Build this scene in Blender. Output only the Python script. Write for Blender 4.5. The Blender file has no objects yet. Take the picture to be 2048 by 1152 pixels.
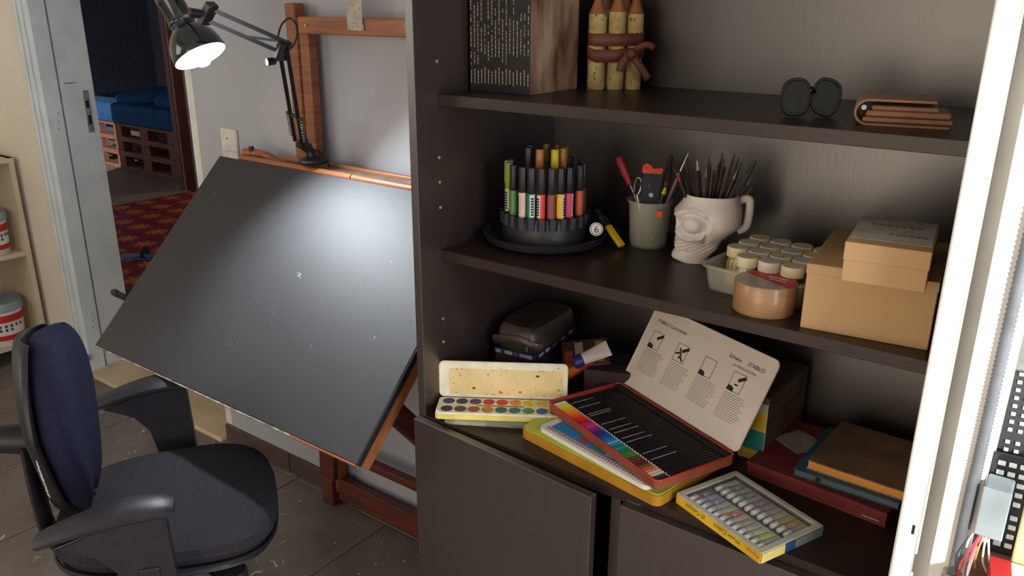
import bpy, bmesh, math, random
from mathutils import Vector, Matrix, noise

random.seed(7)
SC = bpy.context.scene
COL = SC.collection

# ------------------------------------------------------------------ camera, light, exposure
CAM_M = Matrix(((0.80307, -0.19865, 0.56179, 0.0),
                (0.59586, 0.25932, -0.76007, 0.0),
                (0.00530, 0.94514, 0.32662, 1.55),
                (0, 0, 0, 1)))
cam_d = bpy.data.cameras.new('camera')
cam_d.sensor_width = 36.0
cam_d.lens = 1647.7 / 2048 * 36.0
cam_d.clip_start = 0.02
cam = bpy.data.objects.new('camera', cam_d)
COL.objects.link(cam)
cam.matrix_world = CAM_M
SC.camera = cam

SC.view_settings.view_transform = 'Standard'
SC.view_settings.look = 'None'
SC.view_settings.exposure = 0.0
SC.view_settings.gamma = 1.0
SC.view_settings.use_curve_mapping = False

world = bpy.data.worlds.new('daylight')
SC.world = world
world.use_nodes = True
wn = world.node_tree.nodes
wn['Background'].inputs[0].default_value = (0.80, 0.90, 1.0, 1)
wn['Background'].inputs[1].default_value = 0.6

def add_light(name, typ, loc, target=None, energy=10, color=(1, 1, 1), **kw):
    d = bpy.data.lights.new(name, typ)
    d.energy = energy
    d.color = color
    for k, v in kw.items():
        setattr(d, k, v)
    o = bpy.data.objects.new(name, d)
    COL.objects.link(o)
    o.location = loc
    if target is not None:
        o.rotation_euler = (Vector(target) - Vector(loc)).to_track_quat('-Z', 'Y').to_euler()
    return o

# added fill from behind left, brightens the right part of the cabinet interior
add_light('rear_left_fill', 'AREA', (-3.1, -1.30, 1.75), (-0.45, 1.4, 1.0), 20, (1.0, 0.93, 0.86),
          shape='RECTANGLE', size=1.5, size_y=1.2)
# added light panel behind the camera, puts a sheen on the cabinet back
add_light('rear_sheen_fill', 'AREA', (-0.60, -1.55, 1.0), (-0.60, 1.4, 1.0), 23, (1.0, 0.82, 0.65),
          shape='RECTANGLE', size=1.2, size_y=1.8)
# daylight of the open side of the room, to the right
add_light('open_side_daylight', 'AREA', (1.6, 0.70, 1.35), (-3.0, 1.1, 0.8), 75, (0.93, 0.97, 1.0),
          shape='RECTANGLE', size=1.6, size_y=2.0)
# added fill to brighten the red hall floor, no window behind it
add_light('hall_fill', 'AREA', (-5.2, 5.2, 2.3), (-4.9, 2.6, 0.0), 9, (1.0, 0.95, 0.9), shape='RECTANGLE', size=0.8, size_y=0.8)
# low sun that comes in past the end of the rear wall
sun = add_light('sun', 'SUN', (2, -2, 3), None, 5.0, (1.0, 0.96, 0.88))
sun.data.angle = math.radians(0.05)
sun.rotation_euler = Vector((-0.42, 0.75, -0.30)).to_track_quat('-Z', 'Y').to_euler()

# ------------------------------------------------------------------ helpers
def lin(c):
    out = []
    for v in c:
        v = v / 255.0
        out.append(v / 12.92 if v <= 0.04045 else ((v + 0.055) / 1.055) ** 2.4)
    return tuple(out) + (1.0,)

MATS = {}
def mat(name, col, rough=0.5, metal=0.0, col2=None, scale=20.0, amt=0.5, bump=0.0, bscale=None,
        stretch=(1, 1, 1), spec=0.5, coat=0.0, trans=0.0, alpha=1.0, emit=0.0, detail=4.0, lo=0.35, hi=0.7, ior=1.45):
    if name in MATS:
        return MATS[name]
    m = bpy.data.materials.new(name)
    m.use_nodes = True
    nt = m.node_tree
    b = nt.nodes['Principled BSDF']
    b.inputs['Roughness'].default_value = rough
    b.inputs['Metallic'].default_value = metal
    b.inputs['Specular IOR Level'].default_value = spec
    b.inputs['Coat Weight'].default_value = coat
    b.inputs['Transmission Weight'].default_value = trans
    b.inputs['Alpha'].default_value = alpha
    b.inputs['IOR'].default_value = ior
    c1 = lin(col)
    if col2 is None:
        col2 = tuple(max(0, v * 0.86) for v in col)
    c2 = lin(col2)
    tc = nt.nodes.new('ShaderNodeTexCoord')
    mp = nt.nodes.new('ShaderNodeMapping')
    mp.inputs['Scale'].default_value = stretch
    nz = nt.nodes.new('ShaderNodeTexNoise')
    nz.inputs['Scale'].default_value = scale
    nz.inputs['Detail'].default_value = detail
    rp = nt.nodes.new('ShaderNodeValToRGB')
    rp.color_ramp.elements[0].position = lo
    rp.color_ramp.elements[1].position = hi
    rp.color_ramp.elements[0].color = c1
    rp.color_ramp.elements[1].color = tuple(a + (bb - a) * min(1, amt * 2) for a, bb in zip(c1, c2))
    nt.links.new(tc.outputs['Object'], mp.inputs['Vector'])
    nt.links.new(mp.outputs['Vector'], nz.inputs['Vector'])
    nt.links.new(nz.outputs['Fac'], rp.inputs['Fac'])
    nt.links.new(rp.outputs['Color'], b.inputs['Base Color'])
    if bump > 0:
        n2 = nt.nodes.new('ShaderNodeTexNoise')
        n2.inputs['Scale'].default_value = bscale or scale * 4
        n2.inputs['Detail'].default_value = 5
        bp = nt.nodes.new('ShaderNodeBump')
        bp.inputs['Strength'].default_value = bump
        bp.inputs['Distance'].default_value = 0.002
        nt.links.new(mp.outputs['Vector'], n2.inputs['Vector'])
        nt.links.new(n2.outputs['Fac'], bp.inputs['Height'])
        nt.links.new(bp.outputs['Normal'], b.inputs['Normal'])
    if emit > 0:
        b.inputs['Emission Color'].default_value = c1
        b.inputs['Emission Strength'].default_value = emit
    MATS[name] = m
    return m

def speckle(m, col, scale, thr, jitter=0.6, scale2=3.0):
    """adds sparse spots of dried paint on top of a material's colour"""
    nt = m.node_tree
    b = nt.nodes['Principled BSDF']
    src = b.inputs['Base Color'].links[0].from_socket
    g = nt.nodes.new('ShaderNodeNewGeometry')
    nz = nt.nodes.new('ShaderNodeTexNoise')
    nz.inputs['Scale'].default_value = scale
    nz.inputs['Detail'].default_value = 3
    nz.inputs['Distortion'].default_value = jitter
    nt.links.new(g.outputs['Position'], nz.inputs['Vector'])
    rp = nt.nodes.new('ShaderNodeValToRGB')
    rp.color_ramp.elements[0].position = thr
    rp.color_ramp.elements[1].position = thr + 0.03
    nt.links.new(nz.outputs['Fac'], rp.inputs['Fac'])
    mx = nt.nodes.new('ShaderNodeMixRGB')
    mx.inputs['Color2'].default_value = lin(col)
    nt.links.new(rp.outputs['Color'], mx.inputs['Fac'])
    nt.links.new(src, mx.inputs['Color1'])
    nt.links.new(mx.outputs['Color'], b.inputs['Base Color'])
    return m

def obj(name, bm, m, parent=None, smooth=False):
    me = bpy.data.meshes.new(name)
    bmesh.ops.recalc_face_normals(bm, faces=bm.faces[:])
    bm.to_mesh(me)
    bm.free()
    if m is not None:
        for x in (m if isinstance(m, (list, tuple)) else [m]):
            me.materials.append(x)
    if smooth:
        for p in me.polygons:
            p.use_smooth = True
        try:
            me.set_sharp_from_angle(angle=math.radians(40))
        except Exception:
            pass
    o = bpy.data.objects.new(name, me)
    COL.objects.link(o)
    if parent is not None:
        o.parent = parent
    return o

def thing(name, label, cat, loc=(0, 0, 0), rz=0.0, group=None, rot=None):
    o = bpy.data.objects.new(name, None)
    COL.objects.link(o)
    o.empty_display_size = 0.02
    o.location = loc
    o.rotation_euler = rot if rot is not None else (0, 0, rz)
    tag(o, label, cat, group)
    return o

def tag(o, label, cat, group=None):
    o['label'] = label
    o['category'] = cat
    if group:
        o['group'] = group
    return o

def struct(o):
    o['kind'] = 'structure'
    return o

def copy_tree(o, parent=None):
    c = o.copy()
    COL.objects.link(c)
    c.parent = parent
    for ch in list(o.children):
        copy_tree(ch, c)
    return c

def place(o, loc, rot=None, par=None):
    o.location = loc
    if rot is not None:
        o.rotation_euler = rot
    return o

def NB():
    return bmesh.new()

def join(bm, other, M=None):
    """moves geometry of `other` into bm"""
    vs = {}
    for v in other.verts:
        vs[v.index if v.index >= 0 else id(v)] = None
    other.verts.ensure_lookup_table()
    other.verts.index_update()
    new = [bm.verts.new((M @ v.co) if M is not None else v.co) for v in other.verts]
    for f in other.faces:
        try:
            nf = bm.faces.new([new[v.index] for v in f.verts])
            nf.material_index = f.material_index
            nf.smooth = f.smooth
        except ValueError:
            pass
    other.free()
    return bm

def box(x0, x1, y0, y1, z0, z1, bev=0.0, seg=2, bm=None, M=None):
    b = bmesh.new()
    bmesh.ops.create_cube(b, size=1.0)
    for v in b.verts:
        v.co = Vector(((x0 + x1) / 2 + v.co.x * (x1 - x0), (y0 + y1) / 2 + v.co.y * (y1 - y0), (z0 + z1) / 2 + v.co.z * (z1 - z0)))
    if bev > 0:
        bmesh.ops.bevel(b, geom=b.edges[:], offset=bev, segments=seg, affect='EDGES', profile=0.5)
    if bm is None and M is None:
        return b
    if bm is None:
        for v in b.verts:
            v.co = M @ v.co
        return b
    return join(bm, b, M)

def rrect(w, h, r, seg=4, cx=0.0, cy=0.0):
    pts = []
    for (sx, sy, a0) in ((1, 1, 0), (-1, 1, 90), (-1, -1, 180), (1, -1, 270)):
        for k in range(seg + 1):
            a = math.radians(a0 + 90 * k / seg)
            pts.append((cx + sx * (w / 2 - r) + r * math.cos(a), cy + sy * (h / 2 - r) + r * math.sin(a)))
    return pts

def prism(poly, z0, z1, bm=None, M=None, taper=1.0):
    b = bmesh.new()
    cx = sum(p[0] for p in poly) / len(poly)
    cy = sum(p[1] for p in poly) / len(poly)
    lo = [b.verts.new((p[0], p[1], z0)) for p in poly]
    hi = [b.verts.new((cx + (p[0] - cx) * taper, cy + (p[1] - cy) * taper, z1)) for p in poly]
    b.faces.new(lo[::-1])
    b.faces.new(hi)
    n = len(poly)
    for i in range(n):
        b.faces.new((lo[i], lo[(i + 1) % n], hi[(i + 1) % n], hi[i]))
    if bm is None and M is None:
        return b
    if bm is None:
        for v in b.verts:
            v.co = M @ v.co
        return b
    return join(bm, b, M)

def lathe(prof, seg=24, bm=None, M=None, close=True):
    """prof: (r, z) from the bottom to the top; r = 0 closes"""
    b = bmesh.new()
    rings = []
    for (r, z) in prof:
        if r <= 1e-6:
            rings.append([b.verts.new((0, 0, z))])
        else:
            rings.append([b.verts.new((r * math.cos(2 * math.pi * k / seg), r * math.sin(2 * math.pi * k / seg), z)) for k in range(seg)])
    for a, c in zip(rings, rings[1:]):
        for k in range(seg):
            k2 = (k + 1) % seg
            if len(a) == 1 and len(c) == 1:
                continue
            if len(a) == 1:
                b.faces.new((a[0], c[k2], c[k]))
            elif len(c) == 1:
                b.faces.new((a[k], a[k2], c[0]))
            else:
                b.faces.new((a[k], a[k2], c[k2], c[k]))
    if close:
        if len(rings[0]) > 1:
            b.faces.new(rings[0][::-1])
        if len(rings[-1]) > 1:
            b.faces.new(rings[-1])
    if bm is None and M is None:
        return b
    if bm is None:
        for v in b.verts:
            v.co = M @ v.co
        return b
    return join(bm, b, M)

def along(p0, p1):
    """matrix whose local z runs from p0 to p1"""
    p0 = Vector(p0)
    d = Vector(p1) - p0
    q = d.to_track_quat('Z', 'Y')
    return Matrix.Translation(p0) @ q.to_matrix().to_4x4()

def rod(p0, p1, r0, r1=None, seg=12, bm=None):
    L = (Vector(p1) - Vector(p0)).length
    return lathe([(r0, 0), (r1 if r1 is not None else r0, L)], seg, bm, along(p0, p1))

def bar(p0, p1, w, h, bm=None, bev=0.0):
    L = (Vector(p1) - Vector(p0)).length
    return box(-w / 2, w / 2, -h / 2, h / 2, 0, L, bev, 1, bm, along(p0, p1))

def smooth_path(pts, n=8):
    P = [Vector(p) for p in pts]
    out = []
    for i in range(len(P) - 1):
        p0 = P[max(0, i - 1)]; p1 = P[i]; p2 = P[i + 1]; p3 = P[min(len(P) - 1, i + 2)]
        for k in range(n):
            t = k / n
            out.append(0.5 * ((2 * p1) + (-p0 + p2) * t + (2 * p0 - 5 * p1 + 4 * p2 - p3) * t * t + (-p0 + 3 * p1 - 3 * p2 + p3) * t ** 3))
    out.append(P[-1])
    return out

def tube(pts, r, seg=8, bm=None, scale=None):
    """r: a number or a function of the parameter 0..1; scale=(a,b) flattens the section"""
    b = bmesh.new()
    P = [Vector(p) for p in pts]
    n = len(P)
    T = []
    for i in range(n):
        t = P[min(n - 1, i + 1)] - P[max(0, i - 1)]
        T.append(t.normalized())
    up = Vector((0, 0, 1)) if abs(T[0].z) < 0.9 else Vector((1, 0, 0))
    N = (up - T[0] * up.dot(T[0])).normalized()
    rings = []
    for i in range(n):
        N = (N - T[i] * N.dot(T[i])).normalized()
        Bv = T[i].cross(N)
        rr = r(i / (n - 1)) if callable(r) else r
        sa, sb = scale if scale else (1, 1)
        rings.append([b.verts.new(P[i] + N * (math.cos(2 * math.pi * k / seg) * rr * sa) + Bv * (math.sin(2 * math.pi * k / seg) * rr * sb)) for k in range(seg)])
    for a, c in zip(rings, rings[1:]):
        for k in range(seg):
            b.faces.new((a[k], a[(k + 1) % seg], c[(k + 1) % seg], c[k]))
    b.faces.new(rings[0][::-1])
    b.faces.new(rings[-1])
    if bm is None:
        return b
    return join(bm, b)

def blob(cx, cy, cz, rx, ry, rz, u=16, v=10, bm=None, M=None):
    prof = [(0 if i in (0, v) else math.sin(math.pi * i / v), -math.cos(math.pi * i / v)) for i in range(v + 1)]
    S = Matrix.Translation((cx, cy, cz)) @ Matrix.Diagonal((rx, ry, rz, 1))
    return lathe(prof, u, bm, (M @ S) if M is not None else S)

def text_obj(name, body, size, m, parent, M, extrude=0.0002, align='LEFT', sx=1.0):
    cu = bpy.data.curves.new(name, 'FONT')
    cu.body = body
    cu.size = size
    cu.extrude = extrude
    cu.align_x = align
    cu.resolution_u = 2
    t = bpy.data.objects.new(name + '_curve', cu)
    COL.objects.link(t)
    dg = bpy.context.evaluated_depsgraph_get()
    me = bpy.data.meshes.new_from_object(t.evaluated_get(dg))
    bpy.data.objects.remove(t)
    me.transform(Matrix.Diagonal((sx, 1, 1, 1)))
    me.materials.clear()
    me.materials.append(m)
    o = bpy.data.objects.new(name, me)
    COL.objects.link(o)
    o.parent = parent
    o.matrix_local = M
    return o

def frame(o, x, y, z=None):
    """4x4 matrix with origin o, axes x and y (z = x cross y)"""
    x = Vector(x).normalized()
    y = Vector(y)
    y = (y - x * y.dot(x)).normalized()
    z = x.cross(y)
    M = Matrix((x, y, z)).transposed().to_4x4()
    M.translation = Vector(o)
    return M

ORD = ['first', 'second', 'third', 'fourth', 'fifth', 'sixth', 'seventh', 'eighth', 'ninth', 'tenth', 'eleventh', 'twelfth',
       'thirteenth', 'fourteenth', 'fifteenth', 'sixteenth', 'seventeenth', 'eighteenth', 'nineteenth', 'twentieth']
def nth(i):
    if i < 20:
        return ORD[i]
    t = {2: 'twenty', 3: 'thirty', 4: 'forty'}[(i + 1) // 10]
    r = (i + 1) % 10
    return t + '-' + ORD[r - 1] if r else {'twenty': 'twentieth', 'thirty': 'thirtieth', 'forty': 'fortieth'}[t]

# ------------------------------------------------------------------ materials
M_PLASTER = mat('white_plaster', (176, 177, 184), 0.85, col2=(166, 167, 175), scale=3, bump=0.15, bscale=60)
M_CREAM = mat('cream_plaster', (236, 229, 214), 0.85, col2=(226, 216, 198), scale=2, bump=0.15, bscale=50)
M_CEIL = mat('ceiling_paint', (215, 212, 205), 0.9)
M_GROUT = mat('grout', (150, 140, 130), 0.9, scale=30)
M_TILE = mat('floor_tile_brown', (128, 118, 112), 0.36, col2=(104, 95, 90), scale=6, bump=0.12, bscale=25, detail=8, spec=0.45)
speckle(M_TILE, (206, 200, 190), 30.0, 0.675, 1.2)
M_SKIRT = mat('skirting_brown', (92, 76, 70), 0.4, col2=(70, 58, 54), scale=8)
M_MARBLE = mat('cream_marble', (224, 202, 168), 0.35, col2=(206, 178, 140), scale=7)
M_FRAME = mat('pale_blue_white_paint', (220, 229, 233), 0.5, col2=(204, 215, 220), scale=9, bump=0.08)
M_RUST = mat('chipped_paint_grey', (146, 148, 146), 0.7, col2=(110, 104, 98), scale=40)
M_BLACK = mat('matt_black', (18, 17, 18), 0.6, scale=20)
M_BLKPLA = mat('black_plastic', (38, 34, 40), 0.42, col2=(32, 29, 34), scale=40, bump=0.2, bscale=600)
M_CAB = mat('dark_tobacco_laminate', (45, 32, 28), 0.36, col2=(40, 28, 25), scale=9, stretch=(6, 6, 1), amt=0.5, bump=0.06, bscale=40, spec=1.0, ior=1.66)
M_CABX = mat('dark_tobacco_laminate_flat', (45, 32, 28), 0.38, col2=(40, 28, 25), scale=9, stretch=(1, 8, 8), amt=0.5, bump=0.1, bscale=40, spec=0.45)
M_STEEL = mat('nickel_steel', (190, 188, 184), 0.3, 1.0, scale=30)
M_DKSTEEL = mat('dull_steel', (130, 128, 126), 0.4, 1.0, scale=30)
M_WOOD = mat('varnished_orange_wood', (150, 90, 54), 0.45, col2=(116, 64, 38), scale=6, stretch=(2, 2, 14), coat=0.2)
M_WOODX = mat('varnished_orange_wood_lengthwise', (164, 102, 64), 0.45, col2=(130, 76, 46), scale=6, stretch=(1, 14, 14), coat=0.2)
M_REDWOOD = mat('dark_red_wood', (104, 50, 40), 0.45, col2=(76, 34, 28), scale=5, stretch=(1, 12, 12), coat=0.15)
M_BOARD = mat('black_vinyl_board', (38, 38, 41), 0.56, col2=(33, 33, 37), scale=4, bump=0.25, bscale=420, spec=0.8)
speckle(M_BOARD, (120, 120, 122), 40.0, 0.74, 1.5)
M_CHIP = mat('chipped_white_edge', (188, 178, 162), 0.7, col2=(120, 104, 88), scale=30, lo=0.4, hi=0.62)
M_WHITEPAINT = mat('white_paint', (230, 228, 222), 0.5, scale=6)
M_PAPER = mat('off_white_paper', (214, 204, 192), 0.8, scale=8)
M_INK = mat('black_ink', (34, 30, 30), 0.7)
M_CREAMLAM = mat('cream_laminate', (206, 192, 166), 0.5, col2=(192, 176, 150), scale=5)
M_WHITEPL = mat('white_plastic', (224, 220, 214), 0.4)
M_FABRIC = mat('black_fabric', (50, 46, 50), 0.95, col2=(40, 38, 44), scale=120, bump=0.35, bscale=900, spec=0.2)
M_NAVYFAB = mat('navy_black_fabric', (30, 31, 52), 0.95, col2=(23, 24, 42), scale=120, bump=0.35, bscale=900, spec=0.2)
M_CLEAR = mat('cloudy_clear_plastic', (228, 224, 206), 0.25, trans=0.4, alpha=0.42, ior=1.2)
M_CARD = mat('kraft_card', (196, 160, 116), 0.8, col2=(184, 148, 104), scale=5, bump=0.05)
M_RED = mat('red_print', (196, 40, 44), 0.45)
M_YEL = mat('yellow_plastic', (236, 190, 30), 0.4)
M_ORANGE = mat('orange_plastic', (236, 84, 40), 0.4)
# ------------------------------------------------------------------ the room
BW = 1.572          # front face of the back wall
floor = struct(obj('floor', box(-4.15, 1.4, -1.65, BW + 0.02, -0.08, -0.004), M_GROUT))
tile_me = None
TS = 0.435
for ix in range(-7, 5):
    for iy in range(-7, 2):
        x0 = -1.622 + ix * TS
        y0 = 1.103 + iy * TS
        x1, y1 = x0 + TS, min(y0 + TS, BW - 0.001)
        if x0 > 1.3 or y1 - y0 < 0.02 or y0 < -1.7:
            continue
        if tile_me is None or iy == 1:
            o = obj('floor_tile', box(0.0025, TS - 0.0025, 0.0025, y1 - y0 - 0.0025, -0.012, 0.0, 0.0012, 1), M_TILE, floor)
            if iy != 1:
                tile_me = o.data
        else:
            o = bpy.data.objects.new('floor_tile', tile_me)
            COL.objects.link(o)
            o.parent = floor
        o.location = (x0, y0, 0)

XO0, XO1 = -3.45, -2.475       # doorway
TH = 0.19
wl = box(-4.15, XO0 - 0.02, BW, BW + TH, 0, 3.1)
struct(obj('wall_back_left', wl, M_CREAM))
wb = NB()
box(XO1, -0.035, BW, BW + TH, 0, 3.1, bm=wb)
struct(obj('wall_back', wb, M_PLASTER))
struct(obj('wall_lintel', box(XO0 - 0.02, XO1, BW, BW + TH, 2.12, 3.1), M_PLASTER))
struct(obj('wall_left', box(-4.27, -4.15, -1.65, BW + TH, 0, 3.1), M_CREAM))
struct(obj('wall_rear', box(-4.27, 1.376, -1.75, -1.63, 0, 3.1), M_CREAM))  # unseen wall, its right end placed to keep the sun off the cabinet
struct(obj('ceiling', box(-10.2, 1.376, -1.75, 6.2, 3.1, 3.2), M_CEIL))

# skirting of brown tiles along the back wall, a rough white plaster edge above it
bb = obj('baseboard_back', box(XO1, -1.06, BW - 0.006, BW, 0, 0.066), M_GROUT)
struct(bb)
for (a, b_) in ((XO1 + 0.002, -2.112), (-2.108, -1.668), (-1.664, -1.062)):
    obj('skirting_tile', box(a, b_, BW - 0.014, BW - 0.004, 0.001, 0.068, 0.0015, 1), M_SKIRT, bb)

# door frame (left side of the doorway): stepped architrave, jamb board with rebate, strike plate and hinge remains
tr = struct(obj('trim_1', box(XO0 - 0.02, XO0, BW - 0.008, BW + TH, 0, 2.14), M_FRAME))
for (xa, xb, ya) in ((-3.562, -3.542, BW - 0.018), (-3.541, -3.520, BW - 0.012), (-3.519, -3.496, BW - 0.020), (-3.495, -3.474, BW - 0.012), (-3.473, -3.4505, BW - 0.020)):
    obj('architrave_strip', box(xa, xb, ya, BW + 0.01, 0, 2.2, 0.002, 1), M_FRAME, tr)
obj('door_stop', box(XO0, XO0 + 0.010, BW - 0.018, BW + 0.048, 0, 2.12, 0.002, 1), M_FRAME, tr)
obj('rebate_groove', box(XO0, XO0 + 0.0015, BW + 0.049, BW + 0.056, 0, 2.12), M_RUST, tr)
obj('jamb_board', box(XO0, XO0 + 0.004, BW + 0.057, BW + TH, 0, 2.12, 0.001, 1), M_FRAME, tr)
sp = obj('strike_plate', box(XO0 + 0.004, XO0 + 0.0052, BW + 0.142, BW + 0.166, 1.035, 1.205), M_RUST, tr)
for (z0, z1) in ((1.135, 1.165), (1.068, 1.105)):
    obj('strike_slot', box(XO0 + 0.0045, XO0 + 0.006, BW + 0.148, BW + 0.160, z0, z1), M_BLACK, sp)
for zc in (1.095, 0.24):
    h = obj('hinge_plate', box(XO0 + 0.010, XO0 + 0.0112, BW + 0.012, BW + 0.036, zc - 0.048, zc + 0.048, 0.0004, 1), M_FRAME, tr)
    for k in (-1, 0, 1):
        obj('screw', rod((XO0 + 0.011, BW + 0.024 + 0.005 * k, zc + 0.03 * k), (XO0 + 0.0122, BW + 0.024 + 0.005 * k, zc + 0.03 * k), 0.003, seg=8), M_RUST, h)
obj('bolt_bracket', box(XO0 - 0.012, XO0 + 0.03, BW - 0.05, BW - 0.02, 0.075, 0.095, 0.002, 1), M_RUST, tr)
obj('scratch', box(XO0 + 0.004, XO0 + 0.0046, BW + 0.075, BW + 0.125, 1.236, 1.240), M_RUST, tr)

# edge of the opening on the right: plain plaster corner strip; sill of cream marble
struct(obj('trim_2', box(XO1 - 0.004, XO1 + 0.030, BW - 0.003, BW + TH + 0.003, 0.07, 2.12, 0.002, 1), M_WHITEPAINT))
struct(obj('trim_3', box(XO0 - 0.10, XO1 - 0.005, BW - 0.035, BW + TH + 0.04, -0.003, 0.016, 0.003, 2), M_MARBLE))

# dark rag dropped in the corner beside the frame
b = NB()
for k in range(6):
    blob(-3.60 + 0.012 * k, BW - 0.06 + 0.008 * math.sin(k * 2.1), 0.018 + 0.006 * math.cos(k), 0.032, 0.026, 0.022, 10, 6, bm=b)
tag(obj('rag', b, mat('dark_rag', (52, 42, 42), 0.9, scale=30, bump=0.5), smooth=True), 'small crumpled dark rag on the floor beside the white door frame', 'rag')

# ------------------------------------------------------------------ hall with red patterned tiles
def pattern_mat():
    m = bpy.data.materials.new('red_flower_tile')
    m.use_nodes = True
    nt = m.node_tree
    N = nt.nodes
    L = nt.links
    b = N['Principled BSDF']
    b.inputs['Roughness'].default_value = 0.4
    tc = N.new('ShaderNodeTexCoord')
    sx = N.new('ShaderNodeSeparateXYZ')
    L.new(tc.outputs['Object'], sx.inputs[0])
    def math_(op, a, c=None, v=None):
        n = N.new('ShaderNodeMath')
        n.operation = op
        if hasattr(a, 'is_linked'):
            L.new(a, n.inputs[0])
        else:
            n.inputs[0].default_value = a
        if c is not None:
            if hasattr(c, 'is_linked'):
                L.new(c, n.inputs[1])
            else:
                n.inputs[1].default_value = c
        return n.outputs[0]
    x, y = sx.outputs['X'], sx.outputs['Y']
    r = math_('SQRT', math_('ADD', math_('MULTIPLY', x, x), math_('MULTIPLY', y, y)))
    th = math_('ARCTAN2', y, x)
    pet = math_('ADD', math_('MULTIPLY', math_('COSINE', math_('MULTIPLY', th, 8.0)), 0.016), 0.066)
    fl = math_('LESS_THAN', r, pet)
    ring = math_('LESS_THAN', math_('ABSOLUTE', math_('SUBTRACT', r, 0.040)), 0.006)
    nz = N.new('ShaderNodeTexNoise')
    nz.inputs['Scale'].default_value = 60
    mx = N.new('ShaderNodeMixRGB')
    mx.inputs['Color1'].default_value = lin((122, 30, 28))
    mx.inputs['Color2'].default_value = lin((206, 112, 40))
    L.new(math_('MULTIPLY', fl, math_('ADD', nz.outputs['Fac'], 0.3)), mx.inputs['Fac'])
    mx2 = N.new('ShaderNodeMixRGB')
    L.new(math_('MULTIPLY', ring, 0.7), mx2.inputs['Fac'])
    L.new(mx.outputs['Color'], mx2.inputs['Color1'])
    mx2.inputs['Color2'].default_value = lin((140, 40, 26))
    L.new(mx2.outputs['Color'], b.inputs['Base Color'])
    return m
M_REDT = pattern_mat()
HX = -6.42
fh = struct(obj('floor_hall', box(HX, -2.2, BW + TH, 5.6, -0.08, -0.004), mat('dark_red_grout', (88, 46, 42), 0.9)))
PT = 0.225
pm = None
for ix in range(18):
    for iy in range(12):
        x0 = HX + 0.004 + ix * PT
        y0 = BW + TH + 0.055 + iy * PT
        if x0 + PT > -2.3 or y0 > 4.6:
            continue
        if pm is None:
            o = obj('patterned_tile', box(-PT / 2 + 0.002, PT / 2 - 0.002, -PT / 2 + 0.002, PT / 2 - 0.002, -0.01, 0, 0.001, 1), M_REDT, fh)
            pm = o.data
        else:
            o = bpy.data.objects.new('patterned_tile', pm)
            COL.objects.link(o)
            o.parent = fh
        o.location = (x0 + PT / 2, y0 + PT / 2, 0)
DY1 = 3.955                      # far side of the bedroom doorway
wh = NB()
box(HX - 0.045, HX, DY1, 6.0, 0, 3.1, bm=wh)
box(HX - 0.14, HX, BW + TH, 2.95, 0, 3.1, bm=wh)
struct(obj('wall_hall', wh, M_PLASTER))
struct(obj('wall_hall_end', box(HX, -2.2, 5.6, 5.72, 0, 3.1), M_PLASTER))
struct(obj('wall_hall_right', box(-2.32, -2.2, BW + TH, 5.6, 0, 3.1), M_PLASTER))
M_BROWNFR = mat('brown_door_frame', (104, 56, 46), 0.5, col2=(80, 40, 34), scale=6, stretch=(6, 6, 1))
t4 = struct(obj('trim_4', box(HX - 0.05, HX + 0.012, DY1 - 0.03, DY1, 0, 2.3), M_BROWNFR))
obj('architrave', box(HX + 0.012, HX + 0.028, DY1 - 0.02, DY1 + 0.075, 0, 2.3, 0.003, 1), M_BROWNFR, t4)
obj('edge_bead', box(HX + 0.020, HX + 0.034, DY1 - 0.030, DY1 - 0.018, 0, 2.3, 0.003, 1), mat('highlit_brown_edge', (176, 120, 96), 0.5), t4)  # highlight along the rebate put into the bead's lighter colour
struct(obj('trim_5', box(HX - 0.16, HX + 0.045, 2.95, DY1 + 0.01, -0.002, 0.012, 0.003, 1), mat('beige_sill', (150, 128, 108), 0.5)))
struct(obj('floor_bedroom', box(-10.2, HX - 0.15, 2.0, 6.0, -0.08, 0.0), mat('beige_floor', (140, 120, 104), 0.5, scale=4)))
struct(obj('wall_bedroom', box(-10.2, -10.1, 1.7, 6.2, 0, 3.1), mat('bedroom_paint', (86, 92, 110), 0.9)))
struct(obj('wall_bedroom_side', box(-10.2, HX - 0.14, 6.0, 6.2, 0, 3.1), mat('bedroom_paint2', (92, 84, 96), 0.9)))

# bed on stacked pallets
bed = thing('pallet_bed', 'low bed of stacked wooden pallets under blue bedding in the dark bedroom', 'bed', (-7.9, 4.2, 0))
M_PAL = mat('pallet_wood', (128, 82, 66), 0.8, col2=(96, 58, 48), scale=6, stretch=(1, 8, 8))
for lv in range(3):
    z = lv * 0.144
    for zz, t in ((0.0, 0.022), (0.122, 0.022)):
        for yy in (0.0, 0.42, 0.84):
            obj('pallet_board', box(-1.0, 1.0, yy, yy + 0.1, z + zz, z + zz + t), M_PAL, bed)
    for xx in (-1.0, -0.55, -0.06, 0.4, 0.86):
        obj('pallet_block', box(xx, xx + 0.14, 0.004, 0.095, z + 0.022, z + 0.122), M_PAL, bed)
M_BLUE = mat('blue_bedding', (20, 74, 120), 0.9, col2=(14, 50, 92), scale=5, bump=0.4, bscale=12)
obj('mattress', box(-1.0, 1.0, -0.02, 0.95, 0.433, 0.62, 0.03, 3), M_BLUE, bed, True)
b = NB()
blob(0.75, 0.4, 0.66, 0.36, 0.36, 0.14, 20, 10, bm=b)
obj('duvet', b, M_BLUE, bed, True)
b = NB()
blob(0.1, 0.45, 0.65, 0.42, 0.42, 0.10, 20, 10, bm=b)
obj('pillow', b, M_BLUE, bed, True)
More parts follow.
